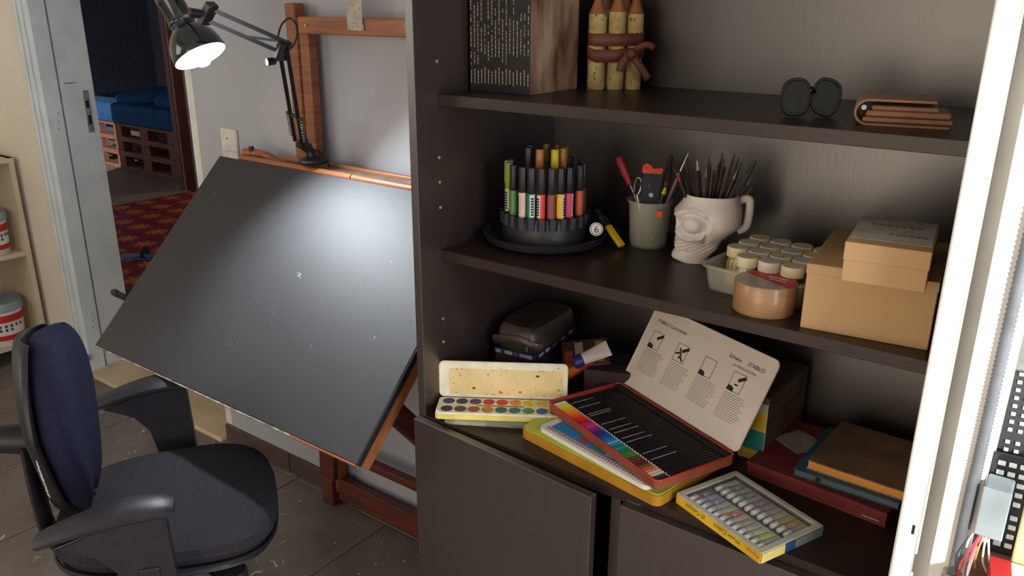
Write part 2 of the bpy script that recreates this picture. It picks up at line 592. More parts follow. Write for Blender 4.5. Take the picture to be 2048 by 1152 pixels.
# toy-sized pale blue slipper on the red tiles
sl = thing('slipper', 'small grey-blue slipper lying on the red hall tiles', 'slipper', (-4.92, 2.62, 0), 0.6)
obj('sole', prism([(-0.10, -0.03), (-0.04, -0.045), (0.04, -0.035), (0.11, -0.042), (0.14, 0), (0.11, 0.04), (0.04, 0.03), (-0.04, 0.04), (-0.10, 0.03)], 0, 0.02), mat('slipper_blue', (96, 110, 136), 0.8), sl)
obj('strap', tube([(0.06, 0.048 * math.cos(a), 0.015 + 0.04 * math.sin(a)) for a in [math.pi * k / 8 for k in range(9)]], 0.016, 8, scale=(0.35, 1.6)), mat('slipper_navy', (50, 62, 92), 0.8), sl, True)

# ------------------------------------------------------------------ cream shelf on the left wall with paint tubs
SX = -3.80
su = thing('shelf_unit', 'cream laminate open shelf unit against the left wall', 'shelf', (SX, 1.53, 0))
obj('side_panel', box(-0.34, 0, 0.0, 0.02, 0, 0.915, 0.001, 1), M_CREAMLAM, su)
obj('side_panel', box(-0.34, 0, -1.0, -0.98, 0, 0.915, 0.001, 1), M_CREAMLAM, su)
obj('top_panel', box(-0.34, 0.004, -1.0, 0.02, 0.8955, 0.915, 0.001, 1), M_CREAMLAM, su)
for z in (0.48, 0.07):
    obj('shelf', box(-0.33, -0.012, -0.98, 0.0, z, z + 0.02, 0.001, 1), M_CREAMLAM, su)
obj('back_panel', box(-0.345, -0.335, -1.0, 0.02, 0, 0.9), M_CREAMLAM, su)

def paint_tub(loc, r, h, label, rz):
    t = thing('paint_tub', label, 'tub', loc, rz, 'paint tubs in the cream shelf')
    obj('body', lathe([(r * 0.92, 0), (r, h * 0.86)], 28), M_WHITEPL, t, True)
    obj('lid', lathe([(r * 1.02, h * 0.80), (r * 1.06, h * 0.82), (r * 1.06, h * 0.95), (r * 1.0, h), (r * 0.9, h * 0.985), (0, h * 0.985)], 28), mat('grey_blue_lid', (140, 160, 172), 0.45), t, True)
    lb = obj('label', lathe([(r * 0.945, h * 0.14), (r * 0.99, h * 0.74)], 28, close=False), mat('white_tub_label', (226, 222, 216), 0.5), t, True)
    obj('label_band', lathe([(r * 0.985, h * 0.56), (r * 1.0, h * 0.73)], 28, close=False), M_RED, lb, True)
    obj('label_band', lathe([(r * 0.95, h * 0.13), (r * 0.965, h * 0.25)], 28, close=False), M_RED, lb, True)
    for k, (zc, n) in enumerate(((0.47, 7), (0.38, 5))):
        bm = NB()
        for i in range(n):
            a = -1.2 + i * 0.26
            rr = r * 0.985
            box(-0.0045, 0.0045, -0.0006, 0.0006, -0.006, 0.006, bm=bm,
                M=Matrix.Translation((rr * math.cos(a), rr * math.sin(a), h * zc)) @ Matrix.Rotation(a + math.pi / 2, 4, 'Z'))
        o = obj('lettering', bm, mat('dark_grey_ink', (60, 60, 66), 0.6), lb)
        o['kind'] = 'stuff'
    return t
paint_tub((-3.905, 1.415, 0.090), 0.088, 0.195, 'white paint tub with red bands on the low board of the cream shelf', 0.2)
paint_tub((-3.90, 1.428, 0.50), 0.080, 0.185, 'white paint tub with red bands on the upper board of the cream shelf', 0.5)

# blank switch plate on the wall
wp = thing('wall_plate', 'blank white switch plate on the wall above the drawing board', 'wall plate', (-2.27, BW, 1.115))
obj('plate', box(-0.040, 0.040, -0.010, 0.0, -0.062, 0.058, 0.004, 2), M_WHITEPL, wp)
obj('screw', rod((-0.004, -0.0095, 0.028), (-0.004, -0.0115, 0.028), 0.0035, seg=10), M_DKSTEEL, wp)
obj('seam', box(-0.038, 0.038, -0.0104, -0.009, -0.013, -0.0118), M_RUST, wp)
# ------------------------------------------------------------------ drawing table
XL, XR = -2.158, -1.132
TY, TZ = 1.45, 1.116
BY, BZ = 0.996, 0.658
dt = thing('drawing_table', 'tilted black drawing board on a varnished wooden easel frame by the wall', 'drawing table', (0, 0, 0))
vdir = Vector((0, TY - BY, TZ - BZ))
LB = vdir.length
vdir.normalize()
BM_ = frame((XL, BY, BZ), (1, 0, 0), vdir)      # local x along the width, y up the slope, z = normal
W_ = XR - XL
o = obj('board', box(0, W_, 0, LB, -0.016, 0.0, 0.0015, 1), M_BOARD, dt); o.matrix_local = BM_
o = obj('edge_band', box(0, W_ * 0.80, -0.004, 0.0, -0.018, -0.001, 0.001, 1), M_CHIP, dt); o.matrix_local = BM_
o = obj('edge_band', box(W_ * 0.80, W_ - 0.002, -0.005, 0.0, -0.018, -0.001, 0.001, 1), M_WOODX, dt); o.matrix_local = BM_
o = obj('edge_band', box(W_, W_ + 0.004, 0, LB, -0.017, -0.0015, 0.001, 1), M_BLACK, dt); o.matrix_local = BM_
for xx in (0.10, W_ - 0.045):
    o = obj('board_bearer', box(xx, xx + 0.045, 0.002, LB + 0.03, -0.052, -0.017, 0.003, 1), M_WOOD, dt); o.matrix_local = BM_
# tool ledge at the top: round front rail, tray, rear rail
for k, (xa, xb) in enumerate(((-2.07, -1.605), (-1.602, -1.12))):
    obj('front_rail', tube([(xa, TY + 0.016, TZ + 0.000), (xb, TY + 0.016, TZ + 0.000)], 0.0105, 12), M_WOODX, dt, True)
obj('tray', box(-1.80, -1.12, TY + 0.028, 1.535, TZ - 0.006, TZ + 0.002), mat('dusty_tray', (140, 132, 122), 0.8, col2=(104, 96, 90), scale=20), dt)
obj('tray_edge', box(-1.80, -1.12, 1.525, 1.540, TZ - 0.012, TZ + 0.012, 0.004, 2), M_WOODX, dt)
pts = [(-2.075, TY + 0.025, TZ + 0.015), (-2.03, TY + 0.05, TZ + 0.012), (-1.96, TY + 0.068, TZ - 0.004), (-1.90, TY + 0.070, TZ + 0.004), (-1.80, TY + 0.062, TZ + 0.004)]
obj('curved_rail', tube(smooth_path(pts, 6), 0.013, 10), M_WOODX, dt, True)
obj('rail_peg', rod((-2.05, TY + 0.035, TZ + 0.012), (-2.05, TY + 0.035, TZ + 0.034), 0.008, seg=10), M_BLKPLA, dt)
# upright posts (one with a groove), cross bar
PXS = (-1.845, -1.10)
for px in PXS:
    obj('upright_post', box(px - 0.045, px - 0.0015, 1.515, 1.553, 0.05, 1.548, 0.006, 2), M_WOOD, dt)
    obj('upright_post', box(px + 0.0015, px + 0.040, 1.520, 1.550, 0.05, 1.500 if px < -1.5 else 1.54, 0.004, 2), M_WOOD, dt)
obj('crossbar', box(-1.83, -1.06, 1.508, 1.526, 1.470, 1.514, 0.004, 2), M_WOODX, dt)
obj('screw', rod((-1.795, 1.509, 1.492), (-1.795, 1.505, 1.492), 0.005, seg=12), mat('brass', (190, 150, 84), 0.35, 1.0), dt)
# low frame: foot, turned leg, floor rail, low rail and diagonal brace
obj('foot', box(-1.880, -1.828, 1.505, 1.548, 0.0, 0.100, 0.004, 2), M_REDWOOD, dt)
obj('leg', prism([(-1.878, 0.105), (-1.812, 0.105), (-1.806, 0.20), (-1.795, 0.34), (-1.885, 0.34), (-1.872, 0.18)], 1.50, 1.54,
                 M=Matrix(((1, 0, 0, 0), (0, 0, 1, 0), (0, 1, 0, 0), (0, 0, 0, 1)))), M_REDWOOD, dt)
obj('leg', box(-1.13, -1.07, 1.48, 1.54, 0.0, 0.34, 0.004, 1), M_REDWOOD, dt)
obj('floor_rail', box(-1.815, -1.07, 1.518, 1.545, 0.028, 0.105, 0.004, 2), M_REDWOOD, dt)
obj('low_rail', box(-1.86, -1.07, 1.492, 1.520, 0.212, 0.240, 0.004, 2), M_REDWOOD, dt)
obj('brace', bar((-1.16, 1.13, 0.72), (-1.16, 1.52, 0.26), 0.03, 0.045), M_REDWOOD, dt)
obj('brace', bar((-2.02, 1.13, 0.72), (-1.9, 1.52, 0.26), 0.03, 0.045), M_REDWOOD, dt)
# lever sticking out past the left edge
b = NB()
bar((XL - 0.004, 1.115, 0.755), (XL - 0.052, 1.10, 0.768), 0.010, 0.018, b, 0.002)
obj('clamp_lever', b, M_BLKPLA, dt)
obj('lever_tip', box(-0.012, 0.012, -0.008, 0.008, -0.008, 0.008, 0.003, 2, M=Matrix.Translation((XL - 0.052, 1.10, 0.770))), M_BLKPLA, dt)

# lace ribbon hanging on the cross bar
def lace_mat():
    m = mat('lace_tape', (206, 196, 180), 0.7, alpha=0.75, scale=40)
    speckle(m, (96, 60, 46), 160.0, 0.64, 0.3)
    return m
b = NB()
for k in range(7):
    z0 = 1.483 + k * 0.016
    box(-1.632 + 0.002 * math.sin(k * 3), -1.577 + 0.002 * math.cos(k * 2), 1.5035 - 0.001 * (k % 2), 1.5055, z0, z0 + 0.0162, bm=b)
bmesh.ops.remove_doubles(b, verts=b.verts[:], dist=0.0001)
tag(obj('lace_ribbon', b, lace_mat()), 'translucent speckled lace ribbon hanging over the wooden cross bar', 'ribbon')

# ------------------------------------------------------------------ desk lamp
M_LAMP = mat('black_green_enamel', (16, 26, 28), 0.16, coat=0.6, scale=4, spec=0.6)
M_LAMPARM = mat('black_enamel_arm', (24, 24, 26), 0.35, scale=10)
lp = thing('desk_lamp', 'black swing-arm desk lamp, switched on, clamped to the top rail of the drawing board', 'lamp', (0, 0, 0))
A0 = Vector((-1.765, 1.472, 1.135))
b = NB()
lathe([(0.036, 0), (0.040, 0.006), (0.038, 0.012), (0.022, 0.016), (0.015, 0.02)], 24, bm=b, M=Matrix.Translation(A0))
obj('base', b, M_LAMPARM, lp, True)
S0 = A0 + Vector((0, 0, 0.016))
P0 = Vector((-1.778, 1.440, 1.195))
P1 = Vector((-1.636, 1.300, 1.450))
P2 = Vector((-1.695, 1.148, 1.524))
obj('swivel', rod(S0, S0 + Vector((-0.012, -0.004, 0.035)), 0.013, 0.011), M_LAMPARM, lp, True)
obj('lower_bracket', bar(S0 + Vector((-0.008, -0.002, 0.02)), P0, 0.026, 0.022, bev=0.003), M_LAMPARM, lp)
side = (P1 - P0).cross(Vector((0.3, -0.9, 0.1))).normalized()
off = side * 0.012
for s in (-1, 1):
    obj('lower_arm', bar(P0 + off * s, P1 + off * s, 0.009, 0.009), M_LAMPARM, lp)
ax = (P1 - P0).normalized()
for s in (-1, 1):
    q0 = P0 + off * s * 1.7 + ax * 0.015
    q1 = P0 + off * s * 1.7 + ax * 0.095
    pts = []
    e1 = ax.cross(Vector((1, 0, 0))).normalized()
    e2 = ax.cross(e1)
    for k in range(121):
        a = k / 120
        pts.append(q0.lerp(q1, a) + e1 * 0.0042 * math.cos(a * 2 * math.pi * 14) + e2 * 0.0042 * math.sin(a * 2 * math.pi * 14))
    obj('spring', tube(pts, 0.0011, 5), M_DKSTEEL, lp, True)
obj('spring_yoke', bar(P0 + off * -2.0 + ax * 0.098, P0 + off * 2.0 + ax * 0.098, 0.007, 0.007), M_LAMPARM, lp)
obj('elbow', bar(P1 + Vector((-0.016, 0, -0.03)), P1 + Vector((0.012, 0, 0.012)), 0.034, 0.016, bev=0.003), M_LAMPARM, lp)
obj('elbow_knob', rod(P1 + Vector((-0.022, -0.01, -0.032)), P1 + Vector((-0.026, -0.03, -0.034)), 0.009, seg=14), M_LAMPARM, lp)
ax2 = (P2 - P1).normalized()
side2 = ax2.cross(Vector((0.56, -0.76, -0.3))).normalized()
if side2.z < 0:
    side2 = -side2
for s, t0 in ((1, 0.0), (-1, 0.0)):
    obj('upper_arm', bar(P1 + side2 * 0.015 * s, P2 + side2 * 0.015 * s, 0.009, 0.009), M_LAMPARM, lp)
obj('arm_link', bar(P1 + side2 * 0.012 + ax2 * 0.01, P1 - side2 * 0.014 + ax2 * 0.085, 0.008, 0.006), M_LAMPARM, lp)
obj('head_bracket', bar(P2 - side2 * 0.026, P2 + side2 * 0.028, 0.028, 0.02, bev=0.003), M_LAMPARM, lp)
# head: bell shade, socket housing, bulb
RC = Vector((-1.803, 1.19, 1.4265))          # centre of the shade's rim
AX = Vector((0.515, 0.10, -0.850)).normalized()
Mh = along(RC, RC - AX)                      # local z runs back from the rim
sh = obj('shade', lathe([(0.064, 0), (0.0645, 0.001), (0.063, 0.020), (0.058, 0.040), (0.048, 0.058), (0.035, 0.072), (0.029, 0.077)], 40, close=False), [M_LAMP, mat('white_enamel_inside', (226, 230, 232), 0.35)], lp, True)
sh.matrix_local = Mh
md = sh.modifiers.new('thickness', 'SOLIDIFY'); md.thickness = 0.0014; md.offset = -1; md.material_offset = 1
o = obj('socket_housing', lathe([(0.029, 0.075), (0.030, 0.080), (0.030, 0.140), (0.032, 0.143), (0.032, 0.159), (0.027, 0.168), (0.0, 0.170)], 32), M_LAMP, lp, True); o.matrix_local = Mh
o = obj('housing_ring', lathe([(0.0305, 0.086), (0.032, 0.088), (0.032, 0.092), (0.0305, 0.094)], 32), M_LAMP, lp, True); o.matrix_local = Mh
hc = RC - AX * 0.105
obj('head_pivot', rod(hc, P2, 0.007, seg=12), M_STEEL, lp, True)
obj('pivot_knob', rod(P2 + Vector((-0.01, -0.012, 0.0)), P2 + Vector((-0.014, -0.036, 0.004)), 0.010, seg=14), M_LAMPARM, lp, True)
b = NB()
lathe([(0.0, -0.024), (0.012, -0.022), (0.022, -0.014), (0.028, 0.002), (0.027, 0.018), (0.019, 0.040), (0.014, 0.06), (0, 0.062)], 24, bm=b, M=Mh)
obj('bulb', b, mat('lit_bulb', (240, 248, 255), 0.4, emit=9.0), lp, True)
L_ = add_light('lamp_light', 'SPOT', RC + AX * 0.030, RC + AX * 0.03 + Vector((0.60, -0.12, -0.62)), 40, (0.86, 0.94, 1.0), spot_size=math.radians(135), spot_blend=0.8, shadow_soft_size=0.03)
L_.parent = lp
pts = smooth_path([P1 + Vector((-0.016, 0.0, 0.02)), P1 + Vector((-0.012, 0.012, 0.05)), P1 + Vector((0.012, 0.02, 0.064)), P1 + Vector((0.034, 0.02, 0.04)), P1 + Vector((0.028, 0.012, 0.008)), P1 + Vector((0.016, 0.006, -0.006))], 6)
obj('cord', tube(pts, 0.0022, 6), M_BLACK, lp, True)
pts = smooth_path([P0 + Vector((0.014, 0.006, 0.03)), P0 + Vector((0.034, 0.01, -0.012)), A0 + Vector((0.022, 0.012, 0.03)), A0 + Vector((0.036, 0.02, 0.004)), A0 + Vector((0.032, 0.03, -0.01))], 6)
obj('cord', tube(pts, 0.0026, 6), M_BLACK, lp, True)

# ------------------------------------------------------------------ office chair
ch = thing('office_chair', 'black swivel office chair with armrests in front of the drawing board', 'chair', (-1.600, 0.846, 0), math.radians(-36.6))
def superpad(hw, hd, z0, z1, n=3.2, rings=7, seg=48, fdrop=0.02, bulge=0.3):
    bm = NB()
    prof = [(0.0, 0), (0.80, 0.0), (0.95, 0.18), (1.0, 0.5), (0.975, 0.8), (0.90, 0.95), (0.70, 1.0), (0.35, 1.0 - 0.08), (0, 0.90)]
    rr = []
    for (r, t) in prof:
        if r == 0:
            rr.append([bm.verts.new((0, 0, z0 + (z1 - z0) * t))])
            continue
        ring = []
        for k in range(seg):
            a = 2 * math.pi * k / seg
            c, s = math.cos(a), math.sin(a)
            x = hw * r * math.copysign(abs(c) ** (2 / n), c)
            y = hd * r * math.copysign(abs(s) ** (2 / n), s)
            x *= 1.0 + 0.10 * (y / hd)          # a little wider in front
            ring.append(bm.verts.new((x, y, z0 + (z1 - z0) * t - fdrop * max(0, (y / hd)) ** 3)))
        rr.append(ring)
    for a, c in zip(rr, rr[1:]):
        for k in range(seg):
            k2 = (k + 1) % seg
            if len(a) == 1:
                bm.faces.new((a[0], c[k2], c[k]))
            elif len(c) == 1:
                bm.faces.new((a[k], a[k2], c[0]))
            else:
                bm.faces.new((a[k], a[k2], c[k2], c[k]))
    return bm
seat = obj('seat', superpad(0.225, 0.235, 0.425, 0.488), M_FABRIC, ch, True)
obj('seat_shell', superpad(0.222, 0.228, 0.402, 0.432, fdrop=0.012), M_BLKPLA, ch, True)
obj('seat_piping', tube([(0.222 * (1 + 0.10 * math.copysign(abs(math.sin(a)) ** 0.625, math.sin(a))) * math.copysign(abs(math.cos(a)) ** 0.625, math.cos(a)),
                          0.232 * math.copysign(abs(math.sin(a)) ** 0.625, math.sin(a)), 0.431 - 0.016 * max(0, math.sin(a)) ** 3)
                         for a in [2 * math.pi * k / 64 for k in range(65)]], 0.004, 6), M_BLKPLA, seat, True)
def egg(z):           # half width of the back at height z (0..1)
    return 0.165 * (max(0.0, 1 - (2 * (z - 0.56) / (0.92 if z > 0.56 else 1.25)) ** 2)) ** 0.5 * (1.0 if z > 0.56 else 1 - 0.50 * (0.56 - z) / 0.56)
def backpad(y_front, y_back, grow, crown):
    bm = NB()
    z_lo, z_hi = 0.50, 0.900
    nz_, nx = 22, 14
    grids = []
    for sgn in (1, -1):
        g = []
        for i in range(nz_ + 1):
            t = 0.004 + 0.992 * i / nz_
            t = 0.5 - 0.5 * math.cos(math.pi * t)
            hw = (egg(t * 0.985 + 0.007) + 0.006) * grow
            row = []
            for j in range(nx + 1):
                u = -1 + 2 * j / nx
                u = math.sin(u * math.pi / 2)
                x = hw * u
                z = z_lo + (z_hi - z_lo) * t
                edge = (1 - u ** 4) * (1 - (2 * t - 1) ** 6)
                mid = (y_front + y_back) / 2
                y = mid + sgn * (abs(y_front - y_back) / 2) * (0.25 + 0.75 * edge ** 0.5) + 0.03 * u * u
                y -= 0.012 * (t - 0.3) - (0.02 if sgn > 0 else 0) * crown * edge
                row.append(bm.verts.new((x, y, z)))
            g.append(row)
        grids.append(g)
    for g in grids:
        for i in range(nz_):
            for j in range(nx):
                bm.faces.new((g[i][j], g[i][j + 1], g[i + 1][j + 1], g[i + 1][j]))
    a, c = grids
    for i in range(nz_):
        for j in (0, nx):
            bm.faces.new((a[i][j], a[i + 1][j], c[i + 1][j], c[i][j]))
    for j in range(nx):
        for i in (0, nz_):
            bm.faces.new((a[i][j], a[i][j + 1], c[i][j + 1], c[i][j]))
    return bm
bk = obj('backrest', backpad(-0.165, -0.222, 0.97, 1.0), M_NAVYFAB, ch, True)
shl = obj('back_shell', backpad(-0.215, -0.245, 1.0, 0.0), M_BLKPLA, ch, True)
obj('back_support', tube(smooth_path([(0, -0.05, 0.395), (0, -0.20, 0.39), (0, -0.250, 0.42), (0, -0.262, 0.52), (0, -0.262, 0.66)], 6), 0.032, 12, scale=(0.42, 1.2)), M_BLKPLA, ch, True)
kn = obj('back_knob', rod((0, -0.255, 0.665), (0, -0.325, 0.675), 0.034, 0.028, 18), M_BLKPLA, ch, True)
text_obj('lettering', 'FRISOKAR', 0.026, mat('white_stitching', (214, 210, 200), 0.7), bk,
         frame((0.150, -0.212, 0.70), (-0.34, 0.0, -1), (1, 0.55, 0.0)), 0.0004)
for s in (-1, 1):
    p = smooth_path([(s * 0.285, -0.195, 0.592), (s * 0.288, -0.12, 0.615), (s * 0.290, -0.05, 0.630), (s * 0.290, 0.015, 0.632), (s * 0.288, 0.050, 0.624)], 6)
    ar = obj('armrest', tube(p, lambda t: 0.022 + 0.020 * math.sin(math.pi * min(1, 0.08 + t * 0.80)) - (0.016 if t > 0.985 else 0), 14, scale=(0.42, 1.0)), M_BLKPLA, ch, True)
    poly = [(-0.170, 0.580), (-0.09, 0.604), (-0.02, 0.617), (0.032, 0.619), (0.034, 0.59), (0.036, 0.53), (0.040, 0.44), (0.036, 0.40), (-0.050, 0.40), (-0.052, 0.44), (-0.062, 0.51), (-0.095, 0.552)]
    b = prism(poly, -0.014, 0.014, M=Matrix(((0, 0, 1, s * 0.292), (1, 0, 0, 0), (0, 1, 0, 0), (0, 0, 0, 1))))
    bmesh.ops.bevel(b, geom=b.edges[:], offset=0.004, segments=2, affect='EDGES')
    ap = obj('arm_post', b, M_BLKPLA, ch, True)
    obj('height_button', box(s * 0.292 + s * 0.013, s * 0.292 + s * 0.019, -0.028, 0.010, 0.468, 0.508, 0.003, 2), M_BLKPLA, ap)
    obj('arm_bracket', box(min(s * 0.06, s * 0.30), max(s * 0.06, s * 0.30), -0.032, 0.032, 0.392, 0.408, 0.003, 1), M_BLKPLA, ch)
obj('tilt_mechanism', box(-0.09, 0.09, -0.11, 0.10, 0.345, 0.402, 0.01, 2), M_BLKPLA, ch)
lv = obj('lever', tube(smooth_path([(0.05, 0.04, 0.37), (0.15, 0.08, 0.365), (0.21, 0.11, 0.372)], 5), 0.006, 8), M_BLKPLA, ch, True)
obj('bellows_knob', lathe([(0.030, 0.0), (0.034, 0.006), (0.030, 0.012), (0.034, 0.018), (0.030, 0.024), (0.034, 0.030), (0.030, 0.036)], 18,
                          M=Matrix.Translation((0.205, 0.13, 0.362))), M_BLKPLA, lv, True)
obj('gas_column', rod((0, 0, 0.10), (0, 0, 0.35), 0.028, 0.024, 20), M_BLKPLA, ch, True)
for k in range(5):
    a = 2 * math.pi * k / 5 + 0.3
    e = Vector((math.cos(a), math.sin(a), 0))
    lg = obj('star_leg', bar(e * 0.02 + Vector((0, 0, 0.115)), e * 0.29 + Vector((0, 0, 0.075)), 0.045, 0.03, bev=0.006), M_BLKPLA, ch)
    c = e * 0.29
    t = Vector((-e.y, e.x, 0))
    for s in (-1, 1):
        obj('castor', rod(c + t * (s * 0.008) + Vector((0, 0, 0.0275)), c + t * (s * 0.024) + Vector((0, 0, 0.0275)), 0.0272, seg=16), M_BLACK, lg, True)
# ------------------------------------------------------------------ tall dark cabinet
YP, YS, YB = 1.10, 1.16, 1.552
CXL, CXR = -1.03, -0.145
ZD, ZM, ZT = 0.758, 1.094, 1.392
cb = thing('cabinet', 'tall dark brown open-fronted cabinet with shelves above and doors below', 'cabinet', (0, 0, 0))
lp_ = obj('side_panel', box(CXL - 0.018, CXL, YP, YB + 0.01, 0, 2.0, 0.0008, 1), M_CAB, cb)
obj('side_panel', box(CXR, CXR + 0.018, YP, YB + 0.01, 0, 2.0, 0.0008, 1), M_CAB, cb)
obj('back_panel', box(CXL, CXR, YB, YB + 0.006, 0, 2.0), M_CAB, cb)
obj('top_panel', box(CXL, CXR, YP + 0.01, YB, 1.98, 1.998), M_CABX, cb)
obj('deck_panel', box(CXL, CXR, YP - 0.001, YB, ZD - 0.020, ZD, 0.0008, 1), M_CABX, cb)
for z in (ZM, ZT):
    obj('shelf', box(CXL, CXR, YS, YB, z - 0.0205, z, 0.0008, 1), M_CABX, cb)
obj('divider', box(-0.597, -0.579, YP + 0.004, YB, 0.06, ZD - 0.02), M_CAB, cb)
obj('bottom_panel', box(CXL, CXR, YP, YB, 0.05, 0.068), M_CABX, cb)
obj('plinth', box(CXL, CXR, YP + 0.03, YP + 0.045, 0, 0.05), M_CAB, cb)
for z in (1.275, 1.228, 1.179, 1.45, 0.90, 0.95):
    obj('pin_hole', rod((CXL - 0.001, 1.160, z), (CXL + 0.0012, 1.160, z), 0.0030, seg=10), mat('pin_socket', (150, 140, 132), 0.5), lp_)
# left door, ajar; right door, closed
dl = obj('door', box(0.0, 0.437, -0.017, 0.0, -0.69, 0.0, 0.001, 1), M_CAB, cb)
dl.location = (CXL - 0.014, YP - 0.002, ZD - 0.003)
dl.rotation_euler = (0, 0, math.radians(-3.6))
obj('hinge', box(0.02, 0.075, 0.0, 0.012, -0.12, -0.08, 0.002, 1), M_STEEL, dl)
dr = obj('door', box(-0.437, 0.0, -0.017, 0.0, -0.69, 0.0, 0.001, 1), M_CAB, cb)
dr.location = (CXR + 0.014, YP - 0.002, ZD - 0.016)
obj('door_catch', box(-0.436, -0.405, 0.0005, 0.010, -0.012, 0.004, 0.002, 1), M_DKSTEEL, dr)
obj('magnet_plate', box(0.410, 0.434, 0.0005, 0.0035, -0.020, -0.004, 0.001, 1), M_DKSTEEL, dl)
for zc in (-0.10, -0.26):
    obj('edge_sticker', box(-0.4378, -0.4366, -0.014, -0.003, zc - 0.02, zc + 0.02), mat('worn_sticker', (120, 100, 84), 0.7), dr)

# ------------------------------------------------------------------ right side: white metal post, recess, plastered pier and sunlit yard wall
M_SUNW = mat('white_gloss_paint', (236, 234, 228), 0.5, scale=5)
pst = struct(obj('trim_6', box(CXR + 0.0195, CXR + 0.0460, 1.130, 1.30, 0, 3.1, 0.001, 1), M_SUNW))
struct(obj('wall_pier', box(CXR + 0.0462, -0.057, 1.140, 1.50, 0, 3.1), M_SUNW))
bpier = NB()
box(-0.0985, -0.057, 1.092, 1.1395, 0, 3.1, bm=bpier)
struct(obj('wall_pier_front', bpier, M_SUNW))
obj('front_flange', box(CXR + 0.001, CXR + 0.026, 1.078, 1.0999, 0, 3.1, 0.001, 1), M_SUNW, pst)
for z in (0.885, 0.80, 1.72):
    obj('slot', box(CXR + 0.019, CXR + 0.0225, 1.0772, 1.079, z - 0.007, z + 0.007), M_BLACK, pst)
struct(obj('wall_yard', box(-0.3, 2.6, 2.6, 2.7, 0, 2.8), M_SUNW))
struct(obj('floor_yard', box(-0.03, 2.6, BW + 0.02, 2.6, -0.05, 0.0), mat('concrete', (170, 164, 154), 0.9)))

# corrugated conduit on the pier
cn = []
zz = 0.70
path = [(-0.0700, 1.083, 0.60), (-0.0690, 1.083, 0.85), (-0.0680, 1.083, 1.0), (-0.0665, 1.083, 1.25), (-0.063, 1.083, 1.60), (-0.060, 1.083, 2.2)]
pp = smooth_path(path, 90)
cond = thing('conduit', 'grey corrugated electrical conduit running up the sunlit white pier', 'conduit', (-0.072, 1.083, 0.6))
o = obj('corrugated_pipe', tube([p - Vector((-0.072, 1.083, 0.6)) for p in pp], (lambda t: 0.0076), 12), mat('grey_pvc', (112, 115, 122), 0.5), cond, True)
me = o.data
for i, v in enumerate(me.vertices):
    ring = i // 12
    c = pp[min(ring, len(pp) - 1)] - Vector((-0.072, 1.083, 0.6))
    k = 1.0 if ring % 2 == 0 else 0.78
    v.co = c + (v.co - c) * k
obj('saddle_clip', box(-0.010, 0.016, -0.010, 0.008, 0.225, 0.238, 0.002, 1), M_STEEL, cond)

# junction box and wires beside the conduit
M_JB = mat('pale_blue_grey_plastic', (146, 158, 164), 0.5)
jb = thing('junction_box', 'pale grey junction box with loose wires beside the conduit', 'junction box', (-0.043, 1.088, 0.962))
obj('box_body', box(-0.012, 0.018, -0.02, 0.02, -0.045, 0.022, 0.002, 1), M_JB, jb)
obj('box_lid', box(-0.013, 0.019, -0.024, -0.0205, -0.046, 0.023, 0.0015, 1), M_JB, jb)
for k, (c, dx) in enumerate((((200, 90, 110), -0.010), ((232, 226, 214), 0.004), ((226, 140, 60), -0.004), ((210, 200, 190), 0.012), ((200, 70, 70), -0.014))):
    w = smooth_path([(dx * 0.3, -0.016, -0.044), (dx, -0.03, -0.075), (dx * 1.8 + 0.006, -0.022, -0.105), (dx * 0.6, -0.03, -0.14 - 0.006 * k)], 6)
    obj('wire', tube(w, 0.0013, 6), mat('wire_%d' % k, c, 0.4), jb, True)

# black keypads stacked behind
M_KEYB = mat('black_keypad_body', (30, 30, 34), 0.4)
M_KEY = mat('pale_key', (214, 214, 210), 0.5)
def keypad(loc, rot, cols, rows, label, w, h, kw, kh, gx, gy, cover):
    t = thing('keypad', label, 'keypad', loc, rot=rot)
    obj('body', box(-w / 2, w / 2, -0.012, 0.0, 0, h, 0.003, 2), M_KEYB, t)
    me = None
    for r in range(rows):
        for c in range(cols):
            x = -w / 2 + 0.010 + gx * c
            z = 0.010 + gy * r + (0.006 if r >= rows // 2 else 0)
            if me is None:
                o = obj('key', box(0, kw, -0.0165, -0.012, 0, kh, 0.0006, 1), M_KEY, t)
                me = o.data
            else:
                o = bpy.data.objects.new('key', me)
                COL.objects.link(o)
                o.parent = t
            o.location = (x, 0, z)
    if cover:
        obj('cover', box(-w / 2 - 0.004, w / 2 + 0.004, -0.026, -0.022, h * 0.74, h, 0.002, 1), mat('smoky_cover', (150, 148, 146), 0.3, alpha=0.6), t)
    return t
keypad((-0.020, 1.125, 0.8685), (math.radians(-14), 0, math.radians(6)), 5, 9, 'black keypad with pale keys leaning below the smoky covered one by the sunlit pier', 0.076, 0.130, 0.0085, 0.0058, 0.0125, 0.0125, False)
keypad((-0.018, 1.185, 0.8685), (math.radians(-14), 0, math.radians(6)), 5, 22, 'black keypad under a smoky plastic cover by the sunlit pier', 0.080, 0.300, 0.0055, 0.0050, 0.0120, 0.0110, True)
ct = thing('carton', 'small red and white carton at the lower right edge by the wires', 'carton', (0.012, 1.035, 0.8685), math.radians(8))
obj('carton_body', box(-0.040, 0.06, -0.03, 0.025, 0, 0.030, 0.001, 1), mat('white_carton', (236, 232, 226), 0.6), ct)
obj('red_end', box(-0.0406, -0.018, -0.0306, 0.0256, -0.0003, 0.0304), M_RED, ct)
sb = thing('yard_bench', 'brown wooden bench with a pale yellow post at the right edge', 'bench', (0.05, 1.10, 0.0))
obj('bench_top', box(-0.100, 0.35, -0.11, 0.35, 0.840, 0.868, 0.002, 1), mat('bench_wood', (110, 74, 54), 0.6), sb)
